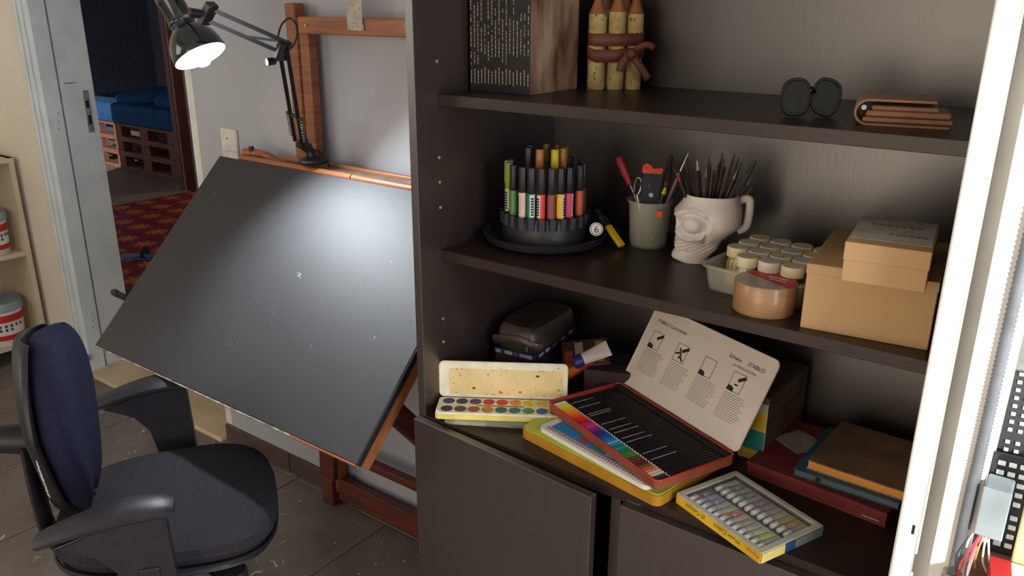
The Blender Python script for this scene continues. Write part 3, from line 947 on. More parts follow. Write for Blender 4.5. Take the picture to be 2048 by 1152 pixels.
for (x, y) in ((-0.05, 0.33), (0.33, -0.11), (0.33, 0.33), (-0.05, -0.11)):
    obj('leg', box(x, x + 0.03, y, y + 0.02, 0, 0.840), mat('bench_wood', (110, 74, 54), 0.6), sb)
obj('yellow_post', box(-0.060, -0.030, -0.036, -0.018, 0.868, 1.025, 0.002, 1), mat('pale_yellow_paint', (232, 216, 150), 0.6), sb)
# ------------------------------------------------------------------ top shelf: row of thin books, giant pencils, sunglasses, wallet
M_SPINE = mat('black_book_spine', (24, 19, 18), 0.55)
M_LET = mat('beige_lettering', (170, 152, 130), 0.6)
M_PAGES = mat('book_pages', (196, 180, 156), 0.85)
def cover_mat():
    m = mat('brown_picture_cover', (98, 58, 44), 0.4, col2=(168, 138, 112), scale=11, stretch=(1, 2.2, 0.7), detail=3, lo=0.36, hi=0.68)
    return m
BU = Vector((1.0, 0.02, 0)).normalized()
bx0 = Vector((-1.022, 1.245, ZT))
ba = math.atan2(BU.y, BU.x)
NBK = 17
BT = 0.0081
rs = random.Random(3)
for i in range(NBK):
    h = 0.245
    lab = '%s thin black-spined book from the left in the row on the top shelf' % nth(i)
    if i == NBK - 1:
        lab = 'last thin book of the row, its brown picture cover facing the giant pencils'
    t = thing('book', lab, 'book', bx0 + BU * (i * BT), ba, 'row of thin black-spined books on the top shelf')
    dpt = 0.165
    obj('cover', box(0, BT - 0.0004, 0.0, dpt, 0.0, h, 0.0006, 1), cover_mat() if i == NBK - 1 else M_SPINE, t)
    if i == NBK - 1:
        obj('spine', box(0, BT - 0.0003, -0.0006, 0.0004, 0.0, h), M_SPINE, t)
    else:
        obj('pages', box(0.0012, BT - 0.0016, 0.004, dpt + 0.0005, -0.0004, h + 0.0005), M_PAGES, t)
    bm = NB()
    z = 0.014 + rs.random() * 0.004
    zend = 0.036 + rs.random() * 0.006
    while z < zend:
        l = 0.003 + rs.random() * 0.005
        box(BT * 0.40, BT * 0.62, -0.0012, -0.0005, z, z + l, bm=bm)
        z += l + 0.0012
    z = 0.048 + rs.random() * 0.025
    zend = 0.12 + rs.random() * 0.11
    while z < zend:
        l = 0.002 + rs.random() * 0.006
        wv = 0.5 + 0.3 * rs.random()
        box(BT * 0.40, BT * (0.40 + 0.26 * wv), -0.0012, -0.0005, z, z + l, bm=bm)
        z += l + (0.0016 if rs.random() < 0.75 else 0.004 + 0.010 * rs.random())
    o = obj('lettering', bm, M_LET, t)
    o['kind'] = 'stuff'

M_BARK = mat('yellow_bark', (196, 172, 112), 0.75, col2=(150, 122, 70), scale=30, bump=0.3, bscale=80)
speckle(M_BARK, (88, 62, 38), 130.0, 0.63, 0.8)
M_TIPW = mat('sharpened_wood', (158, 100, 60), 0.6, col2=(126, 72, 44), scale=20, stretch=(1, 1, 0.2))
pen_pos = [(-0.856, 1.430, 'front left'), (-0.825, 1.451, 'front right'), (-0.862, 1.466, 'rear left'), (-0.802, 1.480, 'far right'), (-0.830, 1.487, 'rear middle')]
for k, (x, y, w) in enumerate(pen_pos):
    t = thing('giant_pencil', '%s giant twig pencil of the bundle tied with brown ribbon' % w, 'pencil', (x, y, ZT), k * 1.1, 'giant twig pencils tied in a bundle')
    rr = 0.0172 - 0.001 * (k % 2)
    hh = 0.140 + 0.004 * (k % 3)
    prof = [(rr * 0.96, 0), (rr, 0.004), (rr * 0.97, 0.04), (rr * 1.02, 0.09), (rr, hh)]
    obj('shaft', lathe(prof, 18), M_BARK, t, True)
    obj('sharpened_tip', lathe([(rr * 0.99, hh + 0.0005), (rr * 0.5, hh + 0.022), (rr * 0.2, hh + 0.036)], 14), M_TIPW, t, True)
    obj('lead', lathe([(rr * 0.2, hh + 0.0365), (0.0, hh + 0.044)], 10), M_BLACK, t, True)
M_RIB = mat('brown_ribbon', (112, 62, 46), 0.55, col2=(90, 46, 36), scale=14)
rb = thing('ribbon', 'brown ribbon with a bow tied round the giant pencils', 'ribbon', (-0.833, 1.463, ZT))
RBC = Vector((-0.833, 1.463, 0))
def convex(pts):
    pts = sorted(set(pts))
    def half(ps):
        out = []
        for p in ps:
            while len(out) > 1 and (out[-1][0] - out[-2][0]) * (p[1] - out[-2][1]) - (out[-1][1] - out[-2][1]) * (p[0] - out[-2][0]) <= 0:
                out.pop()
            out.append(p)
        return out[:-1]
    return half(pts) + half(pts[::-1])
hull = convex([(round(x - RBC.x + 0.0182 * math.cos(a), 5), round(y - RBC.y + 0.0182 * math.sin(a), 5)) for (x, y, w) in pen_pos for a in [2 * math.pi * j / 14 for j in range(14)]])
def band(z0, z1, wob, grow):
    bm = NB()
    n = len(hull)
    lo = []; hi = []
    for k, (x, y) in enumerate(hull):
        dz = wob * math.sin(2 * math.pi * k / n * 2 + 0.6)
        lo.append(bm.verts.new((x * grow, y * grow, z0 + dz)))
        hi.append(bm.verts.new((x * grow, y * grow, z1 + dz * 0.6)))
    for k in range(n):
        bm.faces.new((lo[k], lo[(k + 1) % n], hi[(k + 1) % n], hi[k]))
    return bm
for (z0, z1, wb_, g) in ((0.082, 0.105, 0.001, 1.0), (0.056, 0.078, 0.005, 1.02)):
    o = obj('band', band(z0, z1, wb_, g), M_RIB, rb, True)
    md = o.modifiers.new('thickness', 'SOLIDIFY'); md.thickness = 0.001
def strip(name, pts, w, parent, m, th=0.001):
    bm = NB()
    P = smooth_path(pts, 5)
    nrm = Vector((0.55, -0.83, 0))
    prev = None
    for k, p in enumerate(P):
        t = (P[min(len(P) - 1, k + 1)] - P[max(0, k - 1)]).normalized()
        sd = t.cross(nrm).normalized()
        cur = (bm.verts.new(p + sd * w / 2), bm.verts.new(p - sd * w / 2))
        if prev:
            bm.faces.new((prev[0], prev[1], cur[1], cur[0]))
        prev = cur
    o = obj(name, bm, m, parent, True)
    md = o.modifiers.new('thickness', 'SOLIDIFY'); md.thickness = th
    return o
strip('bow_loop', [(0.046, -0.022, 0.068), (0.064, -0.026, 0.080), (0.078, -0.018, 0.086), (0.088, -0.010, 0.080)], 0.012, rb, M_RIB)
strip('bow_tail', [(0.046, -0.024, 0.068), (0.036, -0.034, 0.052), (0.032, -0.036, 0.036)], 0.016, rb, M_RIB)
strip('bow_tail', [(0.050, -0.024, 0.066), (0.066, -0.020, 0.046), (0.080, -0.010, 0.022)], 0.014, rb, M_RIB)
b = NB(); blob(0.049, -0.027, 0.068, 0.010, 0.008, 0.010, 10, 8, bm=b)
obj('knot', b, M_RIB, rb, True)

# sunglasses, folded and standing on their lenses
M_GLOSSBLK = mat('gloss_black', (14, 14, 16), 0.3, coat=0.1)
sg = thing('sunglasses', 'folded black sunglasses on the top shelf left of the brown wallet', 'sunglasses', (-0.385, 1.262, ZT), math.radians(20))
sg.scale = (0.72, 0.72, 0.95)
for k, (x, y) in enumerate(((-0.030, 0.0), (0.030, 0.020))):
    Ml = Matrix.Translation((x, y, 0.030)) @ Matrix.Rotation(math.radians(-14), 4, 'X') @ Matrix.Rotation(math.radians(14 if k else -4), 4, 'Y')
    poly = [(0.027 * math.copysign(abs(math.cos(a)) ** 0.75, math.cos(a)), 0.027 * math.copysign(abs(math.sin(a)) ** 0.8, math.sin(a))) for a in [2 * math.pi * j / 24 for j in range(24)]]
    o = obj('lens', prism(poly, -0.001, 0.001, M=Ml @ Matrix.Rotation(math.pi / 2, 4, 'X')), M_GLOSSBLK, sg)
    o = obj('rim', tube([(Ml @ Vector((p[0], 0, p[1]))) for p in poly + poly[:1]], 0.003, 6), M_GLOSSBLK, sg, True)
obj('bridge', tube(smooth_path([(-0.006, 0.003, 0.036), (0.0, 0.002, 0.042), (0.008, 0.008, 0.038)], 4), 0.0025, 6), M_GLOSSBLK, sg, True)
obj('temple', tube(smooth_path([(-0.056, 0.004, 0.044), (-0.04, 0.03, 0.042), (0.02, 0.045, 0.036), (0.052, 0.046, 0.026)], 5), 0.0035, 6, scale=(1.6, 0.6)), M_GLOSSBLK, sg, True)
obj('temple', tube(smooth_path([(0.056, 0.024, 0.044), (0.04, 0.042, 0.04), (-0.02, 0.052, 0.034), (-0.052, 0.05, 0.022)], 5), 0.0035, 6, scale=(1.6, 0.6)), M_GLOSSBLK, sg, True)

# folded leather wallet
M_LEA = mat('brown_leather', (168, 124, 96), 0.45, col2=(140, 100, 76), scale=16, bump=0.3, bscale=200)
wa = thing('wallet', 'folded brown leather wallet lying at the right end of the top shelf', 'wallet', (-0.262, 1.28, ZT), math.radians(14))
def ufold(x0, x1, z0, z1, th):
    """closed fold: lower flap, round bend on the left, upper flap"""
    r = (z1 - z0) / 2
    zc = (z0 + z1) / 2
    outer = [(x1, z0)] + [(x0 + r - r * math.sin(math.pi * k / 10), zc - r * math.cos(math.pi * k / 10)) for k in range(11)] + [(x1 - 0.02, z1)]
    inner = [(x1 - 0.02, z1 - th)] + [(x0 + r - (r - th) * math.sin(math.pi * k / 10), zc + (r - th) * math.cos(math.pi * k / 10)) for k in range(11)] + [(x1, z0 + th)]
    return outer + inner
SW = Matrix(((1, 0, 0, 0), (0, 0, 1, 0), (0, 1, 0, 0), (0, 0, 0, 1)))
obj('leather_flap', prism(ufold(-0.062, 0.060, 0.0, 0.036, 0.003), -0.045, 0.045, M=SW), M_LEA, wa, True)
obj('inner_leaf', box(-0.050, 0.064, -0.043, 0.043, 0.004, 0.011, 0.002, 1), M_LEA, wa)
obj('inner_leaf', box(-0.046, 0.061, -0.043, 0.043, 0.012, 0.020, 0.002, 1), M_LEA, wa)
obj('inner_leaf', box(-0.040, 0.045, -0.042, 0.042, 0.0205, 0.027, 0.002, 1), M_LEA, wa)
obj('silver_snap', rod((-0.050, -0.0445, 0.0245), (-0.050, -0.0475, 0.0245), 0.0035, seg=12), M_STEEL, wa)

# ------------------------------------------------------------------ middle shelf: marker carousel
CC = Vector((-0.905, 1.335, ZM))
ca = thing('marker_carousel', 'round black turntable that holds markers, on the middle shelf', 'carousel', CC)
obj('foot', lathe([(0.075, 0), (0.075, 0.004)], 32), M_BLKPLA, ca, True)
obj('base_dish', lathe([(0.0, 0.004), (0.104, 0.004), (0.119, 0.009), (0.125, 0.024), (0.122, 0.0245), (0.115, 0.014), (0.100, 0.0095), (0.0, 0.0095)], 48), M_BLKPLA, ca, True)
obj('drum', lathe([(0.088, 0.0098), (0.086, 0.050), (0.083, 0.064), (0.0, 0.064)], 40), M_BLKPLA, ca, True)
for k in range(24):
    a_ = 2 * math.pi * k / 24
    obj('marker_cup', lathe([(0.0098, 0.044), (0.0100, 0.0665), (0.0090, 0.0668), (0.0090, 0.0645)], 12, M=Matrix.Translation((0.0815 * math.cos(a_), 0.0815 * math.sin(a_), 0))), M_BLKPLA, ca, True)
obj('top_tier', lathe([(0.052, 0.0645), (0.052, 0.100), (0.0, 0.100)], 32), M_BLKPLA, ca, True)
dv = Vector((0.556, -0.831, 0)); rv = Vector((0.831, 0.556, 0))
def capsule_mat(c):
    return mat('marker_%d_%d_%d' % c, c, 0.4)
M_MCAP = mat('marker_black_cap', (40, 34, 40), 0.4)
M_MLAB = mat('marker_white_label', (222, 214, 204), 0.5)
def marker(name, label, ang, rad, z0, body, cap, lab, L=0.098, split=0.5, r=0.0082):
    p = CC + dv * (math.cos(ang) * rad) + rv * (math.sin(ang) * rad)
    t = thing('marker', label, 'marker', (p.x, p.y, ZM + z0), math.atan2(dv.y, dv.x) + ang * 1.0, 'markers in the black turntable')
    obj('barrel', lathe([(r * 0.97, 0), (r, 0.002), (r, L * split)], 16), body, t, True)
    obj('cap', lathe([(r * 0.95, L * split + 0.0003), (r * 1.02, L * split + 0.001), (r * 1.0, L * 0.97), (r * 0.9, L), (0, L)], 16), cap, t, True)
    if lab:
        bm = NB()
        a0, a1 = (0.05, 1.25) if lab > 0 else (-1.25, -0.05)
        n = 6
        for k in range(n):
            aa, ab = a0 + (a1 - a0) * k / n, a0 + (a1 - a0) * (k + 1) / n
            q = [bm.verts.new((r * 1.02 * math.cos(x), r * 1.02 * math.sin(x), z)) for (x, z) in ((aa, 0.004), (ab, 0.004), (ab, L * split - 0.002), (aa, L * split - 0.002))]
            bm.faces.new(q)
        lbo = obj('label', bm, M_MLAB, t, True)
        bm = NB()
        am = (a0 + a1) / 2
        for k in range(7):
            z = 0.007 + k * 0.0052
            Mx = Matrix.Rotation(am, 4, 'Z') @ Matrix.Translation((r * 1.03, 0, z))
            box(-0.0003, 0.0003, -0.0028, 0.0028, 0, 0.0034, bm=bm, M=Mx)
        o = obj('lettering', bm, M_INK, lbo)
        o['kind'] = 'stuff'
    return t
front = [(-76, (150, 170, 50), (150, 160, 40), 1, 'yellow-green'), (-56, (92, 138, 80), (44, 40, 44), 0, 'leaf green'), (-36, (222, 178, 172), None, -1, 'pale pink'),
         (-21, (30, 146, 112), None, 1, 'teal green'), (-6, (216, 60, 56), None, -1, 'red'), (9, (132, 76, 62), None, 0, 'brown'),
         (23, (224, 180, 50), None, 1, 'yellow'), (38, (206, 66, 98), None, 1, 'crimson pink'), (62, (216, 98, 62), None, 0, 'orange'), (82, (70, 50, 48), None, 0, 'dark brown')]
for (a, c, cap, lb, nm) in front:
    marker('m', '%s marker with %s cap in the front ring of the turntable' % (nm, 'matching' if cap and a < -70 else 'black'), math.radians(a), 0.074, 0.0647,
           capsule_mat(c), capsule_mat(cap) if cap else M_MCAP, lb)
back = [(-150, (60, 60, 70), 'slate grey'), (-110, (40, 52, 84), 'navy'), (-92, (190, 186, 180), 'light grey'), (105, (60, 46, 46), 'umber'), (140, (84, 52, 44), 'maroon brown')]
for (a, c, nm) in back:
    marker('m', '%s marker in the rear ring of the turntable' % nm, math.radians(a), 0.074, 0.0647, M_MCAP, capsule_mat(c), 0, split=0.55)
inner = [(-120, (46, 44, 48), 'charcoal-capped'), (-70, (50, 46, 50), 'black-capped'), (-20, (168, 110, 60), 'ochre-capped'), (28, (206, 176, 40), 'yellow-capped'), (62, (176, 112, 50), 'tan-capped'),
         (100, (104, 116, 54), 'olive-capped'), (140, (150, 64, 52), 'rust-capped'), (180, (120, 92, 50), 'bronze-capped')]
for (a, c, nm) in inner:
    marker('m', '%s marker standing in the raised middle of the turntable' % nm, math.radians(a), 0.036, 0.1002, capsule_mat(tuple(int(v * 0.8) for v in c)), capsule_mat(c), 0, L=0.092, split=0.62, r=0.0078)

# round white badge leaning behind the dish edge
bd = thing('badge', 'small round white badge with a black emblem leaning on the turntable', 'badge', CC + rv * 0.100 + dv * 0.060 + Vector((0, 0, 0.030)), rot=None)
Mb = frame((0, 0, 0.013), rv, Vector((-0.15, 0.22, 1)))
bd_disc = obj('disc', lathe([(0.0125, -0.0015), (0.0132, 0.0), (0.0120, 0.0015), (0, 0.0018)], 28), mat('badge_white', (232, 228, 224), 0.4), bd, True)
bd_disc.matrix_local = Mb
tk = text_obj('emblem', '6', 0.020, M_INK, bd_disc, Matrix.Translation((0, -0.0068, 0.0019)), 0.0002, 'CENTER')
rg = obj('emblem_ring', lathe([(0.0100, 0.0017), (0.0106, 0.0020), (0.0110, 0.0017)], 28, close=False), M_INK, bd_disc)

# yellow cutter knife leaning against the dish
ck = thing('cutter_knife', 'yellow and grey cutter knife lying against the dish beside the plastic cup', 'knife', (0, 0, 0))
K0 = Vector((-0.752, 1.380, ZM + 0.006)); K1 = Vector((-0.815, 1.395, ZM + 0.060))
Mk = along(K0, K1)
LK = (K1 - K0).length
o = obj('handle', box(-0.0075, 0.0075, -0.004, 0.004, 0, LK * 0.62, 0.002, 2), M_YEL, ck); o.matrix_local = Mk
o = obj('slider', box(-0.003, 0.003, -0.006, -0.0042, LK * 0.34, LK * 0.46, 0.001, 1), M_BLKPLA, ck); o.matrix_local = Mk
o = obj('sheath', box(-0.0078, 0.0078, -0.0042, 0.0042, LK * 0.625, LK * 0.92, 0.002, 2), M_BLKPLA, ck); o.matrix_local = Mk
o = obj('blade', box(-0.005, 0.005, -0.0004, 0.0004, LK * 0.92, LK * 1.12), M_STEEL, ck); o.matrix_local = Mk

# ------------------------------------------------------------------ cloudy plastic cup with tools
CU = Vector((-0.727, 1.440, ZM))
cup = thing('plastic_cup', 'cloudy plastic cup filled with tools between turntable and skull mug', 'cup', CU)
obj('cup_wall', lathe([(0.0, 0.0), (0.0345, 0.0), (0.0365, 0.003), (0.0415, 0.088), (0.0450, 0.089), (0.0450, 0.093), (0.0410, 0.093), (0.0352, 0.0045), (0.0, 0.0045)], 36), M_CLEAR, cup, True)
obj('sticker', box(0.012, 0.024, -0.0425, -0.0412, 0.068, 0.080, 0.0004, 1, M=Matrix.Rotation(math.radians(28), 4, 'Z')), M_ORANGE, cup)
def cp(px, py, pz):
    return CU + Vector((px, py, pz))
# screwdriver with a red handle
t = thing('screwdriver', 'red-handled screwdriver leaning left out of the plastic cup', 'screwdriver', CU)
a0, a1, a2 = Vector((0.010, 0.0, 0.012)), Vector((-0.040, -0.012, 0.118)), Vector((-0.066, -0.018, 0.172))
obj('shaft', rod(a0, a1, 0.0022, seg=8), M_STEEL, t, True)
L1 = (a2 - a1).length
o = obj('handle', lathe([(0.003, 0), (0.0065, 0.004), (0.0055, 0.012), (0.0078, 0.020), (0.0078, L1 * 0.9), (0.005, L1)], 8), mat('dark_red_handle', (160, 44, 52), 0.35), t, True); o.matrix_local = along(a1, a2)
# scissors
t = thing('scissors', 'steel scissors with loop handles in the plastic cup', 'scissors', CU)
for s, dx in ((1, 0.0), (-1, 0.017)):
    c = Vector((-0.022 + dx, -0.014, 0.118 + (0.008 if s < 0 else 0)))
    obj('handle_loop', tube([c + Vector((0.008 * math.cos(a), 0.002 * math.sin(a), 0.017 * math.sin(a) + 0.003 * math.cos(a))) for a in [2 * math.pi * k / 20 for k in range(21)]], 0.0022, 6), M_STEEL, t, True)
    obj('blade', bar(c + Vector((0.0, 0, -0.017)), Vector((0.004 - 0.003 * s, -0.006, 0.012)), 0.006, 0.0018), M_STEEL, t)
# black utility knife with an orange hanging end
t = thing('utility_knife', 'broad black utility knife with orange end in the plastic cup', 'knife', CU)
Mu = frame((0.004, -0.012, 0.02), rv, (0.0, 0.03, 1))
o = obj('body', prism([(-0.013, 0), (0.013, 0), (0.017, 0.05), (0.019, 0.105), (0.016, 0.128), (-0.014, 0.130), (-0.018, 0.105), (-0.015, 0.05)], -0.006, 0.006), M_BLKPLA, t); o.matrix_local = Mu
o = obj('end_clip', prism([(-0.017, 0.128), (0.020, 0.126), (0.023, 0.134), (0.020, 0.138), (0.004, 0.136), (-0.003, 0.144), (-0.010, 0.146), (-0.016, 0.141)], -0.0064, 0.0064), M_ORANGE, t); o.matrix_local = Mu
o = obj('screw', rod((0.002, 0.085, 0.006), (0.002, 0.085, 0.0072), 0.0045, seg=12), M_STEEL, t); o.matrix_local = Mu
o = obj('clip_hole', rod((-0.010, 0.138, 0.0064), (-0.010, 0.138, 0.0068), 0.0016, seg=8), M_BLACK, t); o.matrix_local = Mu
def stick(name, label, cat, p0, p1, r0, r1, m, tipm, tip=0.15, group=None):
    t = thing(name, label, cat, p0, group=group)
    d = Vector(p1) - Vector(p0)
    obj('shaft', rod((0, 0, 0), d * (1 - tip), r0, r1, 8), m, t, True)
    obj('tip', rod(d * (1 - tip + 0.002), d, r1 * 1.05, r1 * 0.5, 8), tipm, t, True)
    return t
stick('graphite_stick', 'thin dark stick standing tallest at the back of the plastic cup', 'stick', cp(-0.004, 0.012, 0.01), cp(-0.026, 0.030, 0.205), 0.002, 0.0024, mat('charcoal_stick', (70, 62, 62), 0.6), mat('charcoal_stick', (70, 62, 62), 0.6))
stick('paint_marker', 'dark pen with yellow end at the right of the plastic cup', 'pen', cp(0.006, -0.01, 0.012), cp(0.030, 0.002, 0.120), 0.004, 0.005, M_BLKPLA, mat('yellow_end', (214, 196, 40), 0.4), 0.12)
stick('flat_brush', 'wide brown flat brush at the back of the plastic cup', 'brush', cp(0.010, 0.016, 0.012), cp(0.026, 0.026, 0.178), 0.005, 0.0075, mat('brown_brush', (92, 60, 40), 0.5), mat('dark_bristle', (60, 40, 32), 0.9), 0.3)
stick('silver_pen', 'silver-tipped pen leaning right out of the plastic cup', 'pen', cp(0.004, 0.004, 0.012), cp(0.060, 0.030, 0.186), 0.0032, 0.0036, mat('pink_grey_pen', (150, 110, 108), 0.35), M_STEEL, 0.22)

# ------------------------------------------------------------------ white skull mug with brushes
def skull_mesh():
    bm = NB()
    H = 0.128
    nz_, na = 56, 96
    grid = []
    def smooth(a, b, t):
        t = max(0, min(1, (t - a) / (b - a)))
        return t * t * (3 - 2 * t)
    for i in range(nz_ + 1):
        t = i / nz_
        up = smooth(0.10, 0.60, t)
        back = -(0.012 + 0.046 * up) + 0.008 * smooth(0.75, 1.0, t)   # rear of the section along x (x = forward)
        frontx = 0.060 - 0.014 * smooth(0.72, 1.0, t) + 0.004 * math.exp(-((t - 0.06) / 0.08) ** 2) - 0.002 * math.exp(-((t - 0.17) / 0.06) ** 2) + 0.004 * math.exp(-((t - 0.72) / 0.08) ** 2)
        if t < 0.04:
            frontx -= 0.010 * (1 - t / 0.04)
        back_j = -0.002 - 0.020 * smooth(0.0, 0.25, t)
        back = back_j * (1 - up) + back * up
        wid = 0.028 + 0.022 * smooth(0.12, 0.60, t) - 0.007 * smooth(0.74, 1.0, t)
        cx = (frontx + back) / 2
        ax_ = (frontx - back) / 2
        row = []
        for k in range(na):
            a = 2 * math.pi * k / na
            c, s = math.cos(a), math.sin(a)
            n = 2.4
            x = cx + ax_ * math.copysign(abs(c) ** (2 / n), c)
            y = wid * math.copysign(abs(s) ** (2 / n), s)
            P = Vector((x, y, t * H))
            nrm = Vector((c / ax_, s / wid, 0)).normalized()
            d = 0.0
            sy = abs(y)
            def g(px, pz, r1, r2):
                return math.exp(-(((x - px) / r1) ** 2 + ((P.z - pz) / r2) ** 2))
            if sy > wid * 0.30:
                e = math.hypot((x - 0.033) / 0.023, (P.z - 0.076) / 0.019)
                d += -0.0075 * math.exp(-((e - 1.0) / 0.26) ** 2)              # rim groove of the eye socket
                d += 0.0035 * max(0.0, 1 - e * e)                               # bulging eyeball
                d += 0.0028 * math.exp(-((e - 1.45) / 0.20) ** 2)              # raised brow
                d += -0.0075 * math.exp(-((x - 0.004) / 0.004) ** 2) * smooth(0.036, 0.052, P.z) * (1 - smooth(0.085, 0.102, P.z))   # temple groove
                d += 0.0045 * g(-0.022, 0.078, 0.020, 0.026)                     # temple bulge
                d += 0.0035 * g(0.024, 0.050, 0.026, 0.006)                      # cheekbone
                d += -0.003 * g(0.000, 0.036, 0.014, 0.010)                     # hollow under the cheekbone
                d += 0.0010 * math.sin(P.z * 800 + x * 420) * smooth(0.01, 0.03, P.z) * (1 - smooth(0.04, 0.055, P.z))   # wrinkles
            if c > 0.2:
                d += -0.006 * math.exp(-(((P.z - 0.052) / 0.006) ** 2 + (y / 0.010) ** 2))     # nose hole
                d += -0.0028 * math.exp(-((P.z - 0.021) / 0.0022) ** 2)                          # mouth line
                d += 0.0014 * math.cos(y * 900) * math.exp(-((P.z - 0.024) / 0.008) ** 2)        # teeth
            row.append(bm.verts.new(P + nrm * d))
        grid.append(row)
    for i in range(nz_):
        for k in range(na):
            bm.faces.new((grid[i][k], grid[i][(k + 1) % na], grid[i + 1][(k + 1) % na], grid[i + 1][k]))
    bm.faces.new(grid[0][::-1])
    top = grid[-1]
    cxm = sum(v.co.x for v in top) / na
    ins = [bm.verts.new((cxm + (v.co.x - cxm) * 0.92, v.co.y * 0.92, H)) for v in top]
    low = [bm.verts.new((cxm + (v.co.x - cxm) * 0.86, v.co.y * 0.86, H * 0.45)) for v in top]
    for k in range(na):
        k2 = (k + 1) % na
        bm.faces.new((top[k], top[k2], ins[k2], ins[k]))
        bm.faces.new((ins[k], ins[k2], low[k2], low[k]))
    bm.faces.new(low)
    return bm
M_CERAM = mat('white_ceramic', (226, 216, 210), 0.4, col2=(214, 202, 196), scale=12)
MG = Vector((-0.590, 1.412, ZM))
fdir = Vector((-0.90, -0.42, 0)).normalized()
mg = thing('skull_mug', 'white ceramic skull mug full of paintbrushes on the middle shelf', 'mug', MG, math.atan2(fdir.y, fdir.x))
obj('skull', skull_mesh(), M_CERAM, mg, True)
obj('handle', tube(smooth_path([(-0.050, 0, 0.117), (-0.064, 0, 0.121), (-0.070, 0, 0.115), (-0.070, 0, 0.085), (-0.066, 0, 0.068), (-0.052, 0, 0.060)], 6), 0.0048, 10, scale=(1.5, 0.8)), M_CERAM, mg, True)
rs = random.Random(11)
tipcols = [((176, 60, 70), 'red'), ((206, 190, 170), 'pale'), ((176, 130, 50), 'amber'), ((206, 120, 60), 'orange'), ((150, 140, 60), 'olive'), ((90, 110, 120), 'slate blue')]
brush_cols = [(58, 42, 36), (48, 38, 36), (70, 50, 40), (44, 36, 40)]
rdir = Vector((0.831, 0.556, 0)); ddir = Vector((0.556, -0.831, 0))
for k in range(30):
    u = -1 + 2 * (k + rs.random() * 0.8) / 30
    v = rs.uniform(-0.8, 0.8)
    p0 = MG + Vector((-0.002, 0.0, 0.062)) + rdir * (u * 0.020) + ddir * (v * 0.012)
    p1 = MG + Vector((0, 0, 0)) + rdir * (u * 0.078 + rs.uniform(-0.01, 0.01) + 0.006) + ddir * (v * 0.03) + Vector((0, 0, rs.uniform(0.168, 0.212) - 0.02 * u * u))
    bc = brush_cols[k % 4]
    bmx = mat('brush_handle_%d' % (k % 4), bc, 0.35)
    if k % 5 == 2 and k // 5 < 6:
        tc, tn = tipcols[k // 5]
        stick('paintbrush', 'dark paintbrush with %s handle end among those in the skull mug' % tn, 'paintbrush', p0, p1, 0.0014, 0.0024, bmx, mat('tip_' + tn.replace(' ', '_'), tc, 0.4), 0.14, 'paintbrushes in the skull mug')
    else:
        stick('paintbrush', '%s dark paintbrush from the left among those in the skull mug' % nth(k), 'paintbrush', p0, p1, 0.0014, 0.0024, bmx, bmx, 0.12, 'paintbrushes in the skull mug')

# ------------------------------------------------------------------ clear tray with paint jars
TR = Vector((-0.435, 1.335, ZM))
tra = thing('plastic_tray', 'clear plastic tray holding rows of small paint jars', 'tray', TR, math.radians(-6))
bm = NB()
def shell_box(w, d, z0, z1, th, r, lip):
    b = NB()
    o0 = rrect(w - 0.012, d - 0.012, r, 4); o1 = rrect(w, d, r, 4); o2 = rrect(w + lip, d + lip, r + lip / 2, 4)
    i1 = rrect(w - 2 * th, d - 2 * th, r, 4); i0 = rrect(w - 0.012 - 2 * th, d - 0.012 - 2 * th, r, 4)
    rings = [(o0, z0), (o1, z1 - 0.003), (o2, z1 - 0.003), (o2, z1), (i1, z1), (i0, z0 + th)]
    vv = [[b.verts.new((p[0], p[1], z)) for p in poly] for poly, z in rings]
    n = len(o0)
    for a, c in zip(vv, vv[1:]):
        for k in range(n):
            b.faces.new((a[k], a[(k + 1) % n], c[(k + 1) % n], c[k]))
    b.faces.new(vv[0][::-1]); b.faces.new(vv[-1])
    return b
obj('tray_shell', shell_box(0.172, 0.180, 0.0, 0.044, 0.0016, 0.016, 0.012), M_CLEAR, tra, True)
M_JLID = mat('cream_jar_lid', (222, 208, 172), 0.5, col2=(206, 190, 150), scale=20)
M_JLID2 = mat('white_jar_lid', (222, 214, 198), 0.5)
jar_cols = [(70, 92, 60), (200, 190, 170), (120, 60, 50), (60, 80, 110), (180, 150, 70)]
rows = ['front', 'second', 'third', 'back']
for r in range(4):
    for c in range(4):
        if r == 0 and c == 0:
            continue
        p = Vector((-0.0585 + c * 0.039, -0.0605 + r * 0.0405, 0.0018))
        w = Matrix.Rotation(math.radians(-6), 3, 'Z') @ p + TR
        t = thing('paint_jar', 'cream-capped paint jar, %s from the left in the %s row of the clear tray' % (nth(c), rows[r]), 'jar', w, rs.random() * 6, 'small paint jars in the clear tray')
        obj('glass', lathe([(0.0155, 0), (0.0175, 0.002), (0.0175, 0.036), (0.0150, 0.0405), (0.0150, 0.046), (0, 0.046)], 20), mat('jar_paint_%d' % ((r * 4 + c) % 5), jar_cols[(r * 4 + c) % 5], 0.2, coat=0.5), t, True)
        lm = M_JLID if (r + c) % 2 else M_JLID2
        obj('cap', lathe([(0.0180, 0.0465), (0.0184, 0.048), (0.0184, 0.061), (0.0174, 0.0635), (0.0, 0.0635)], 24), lm, t, True)

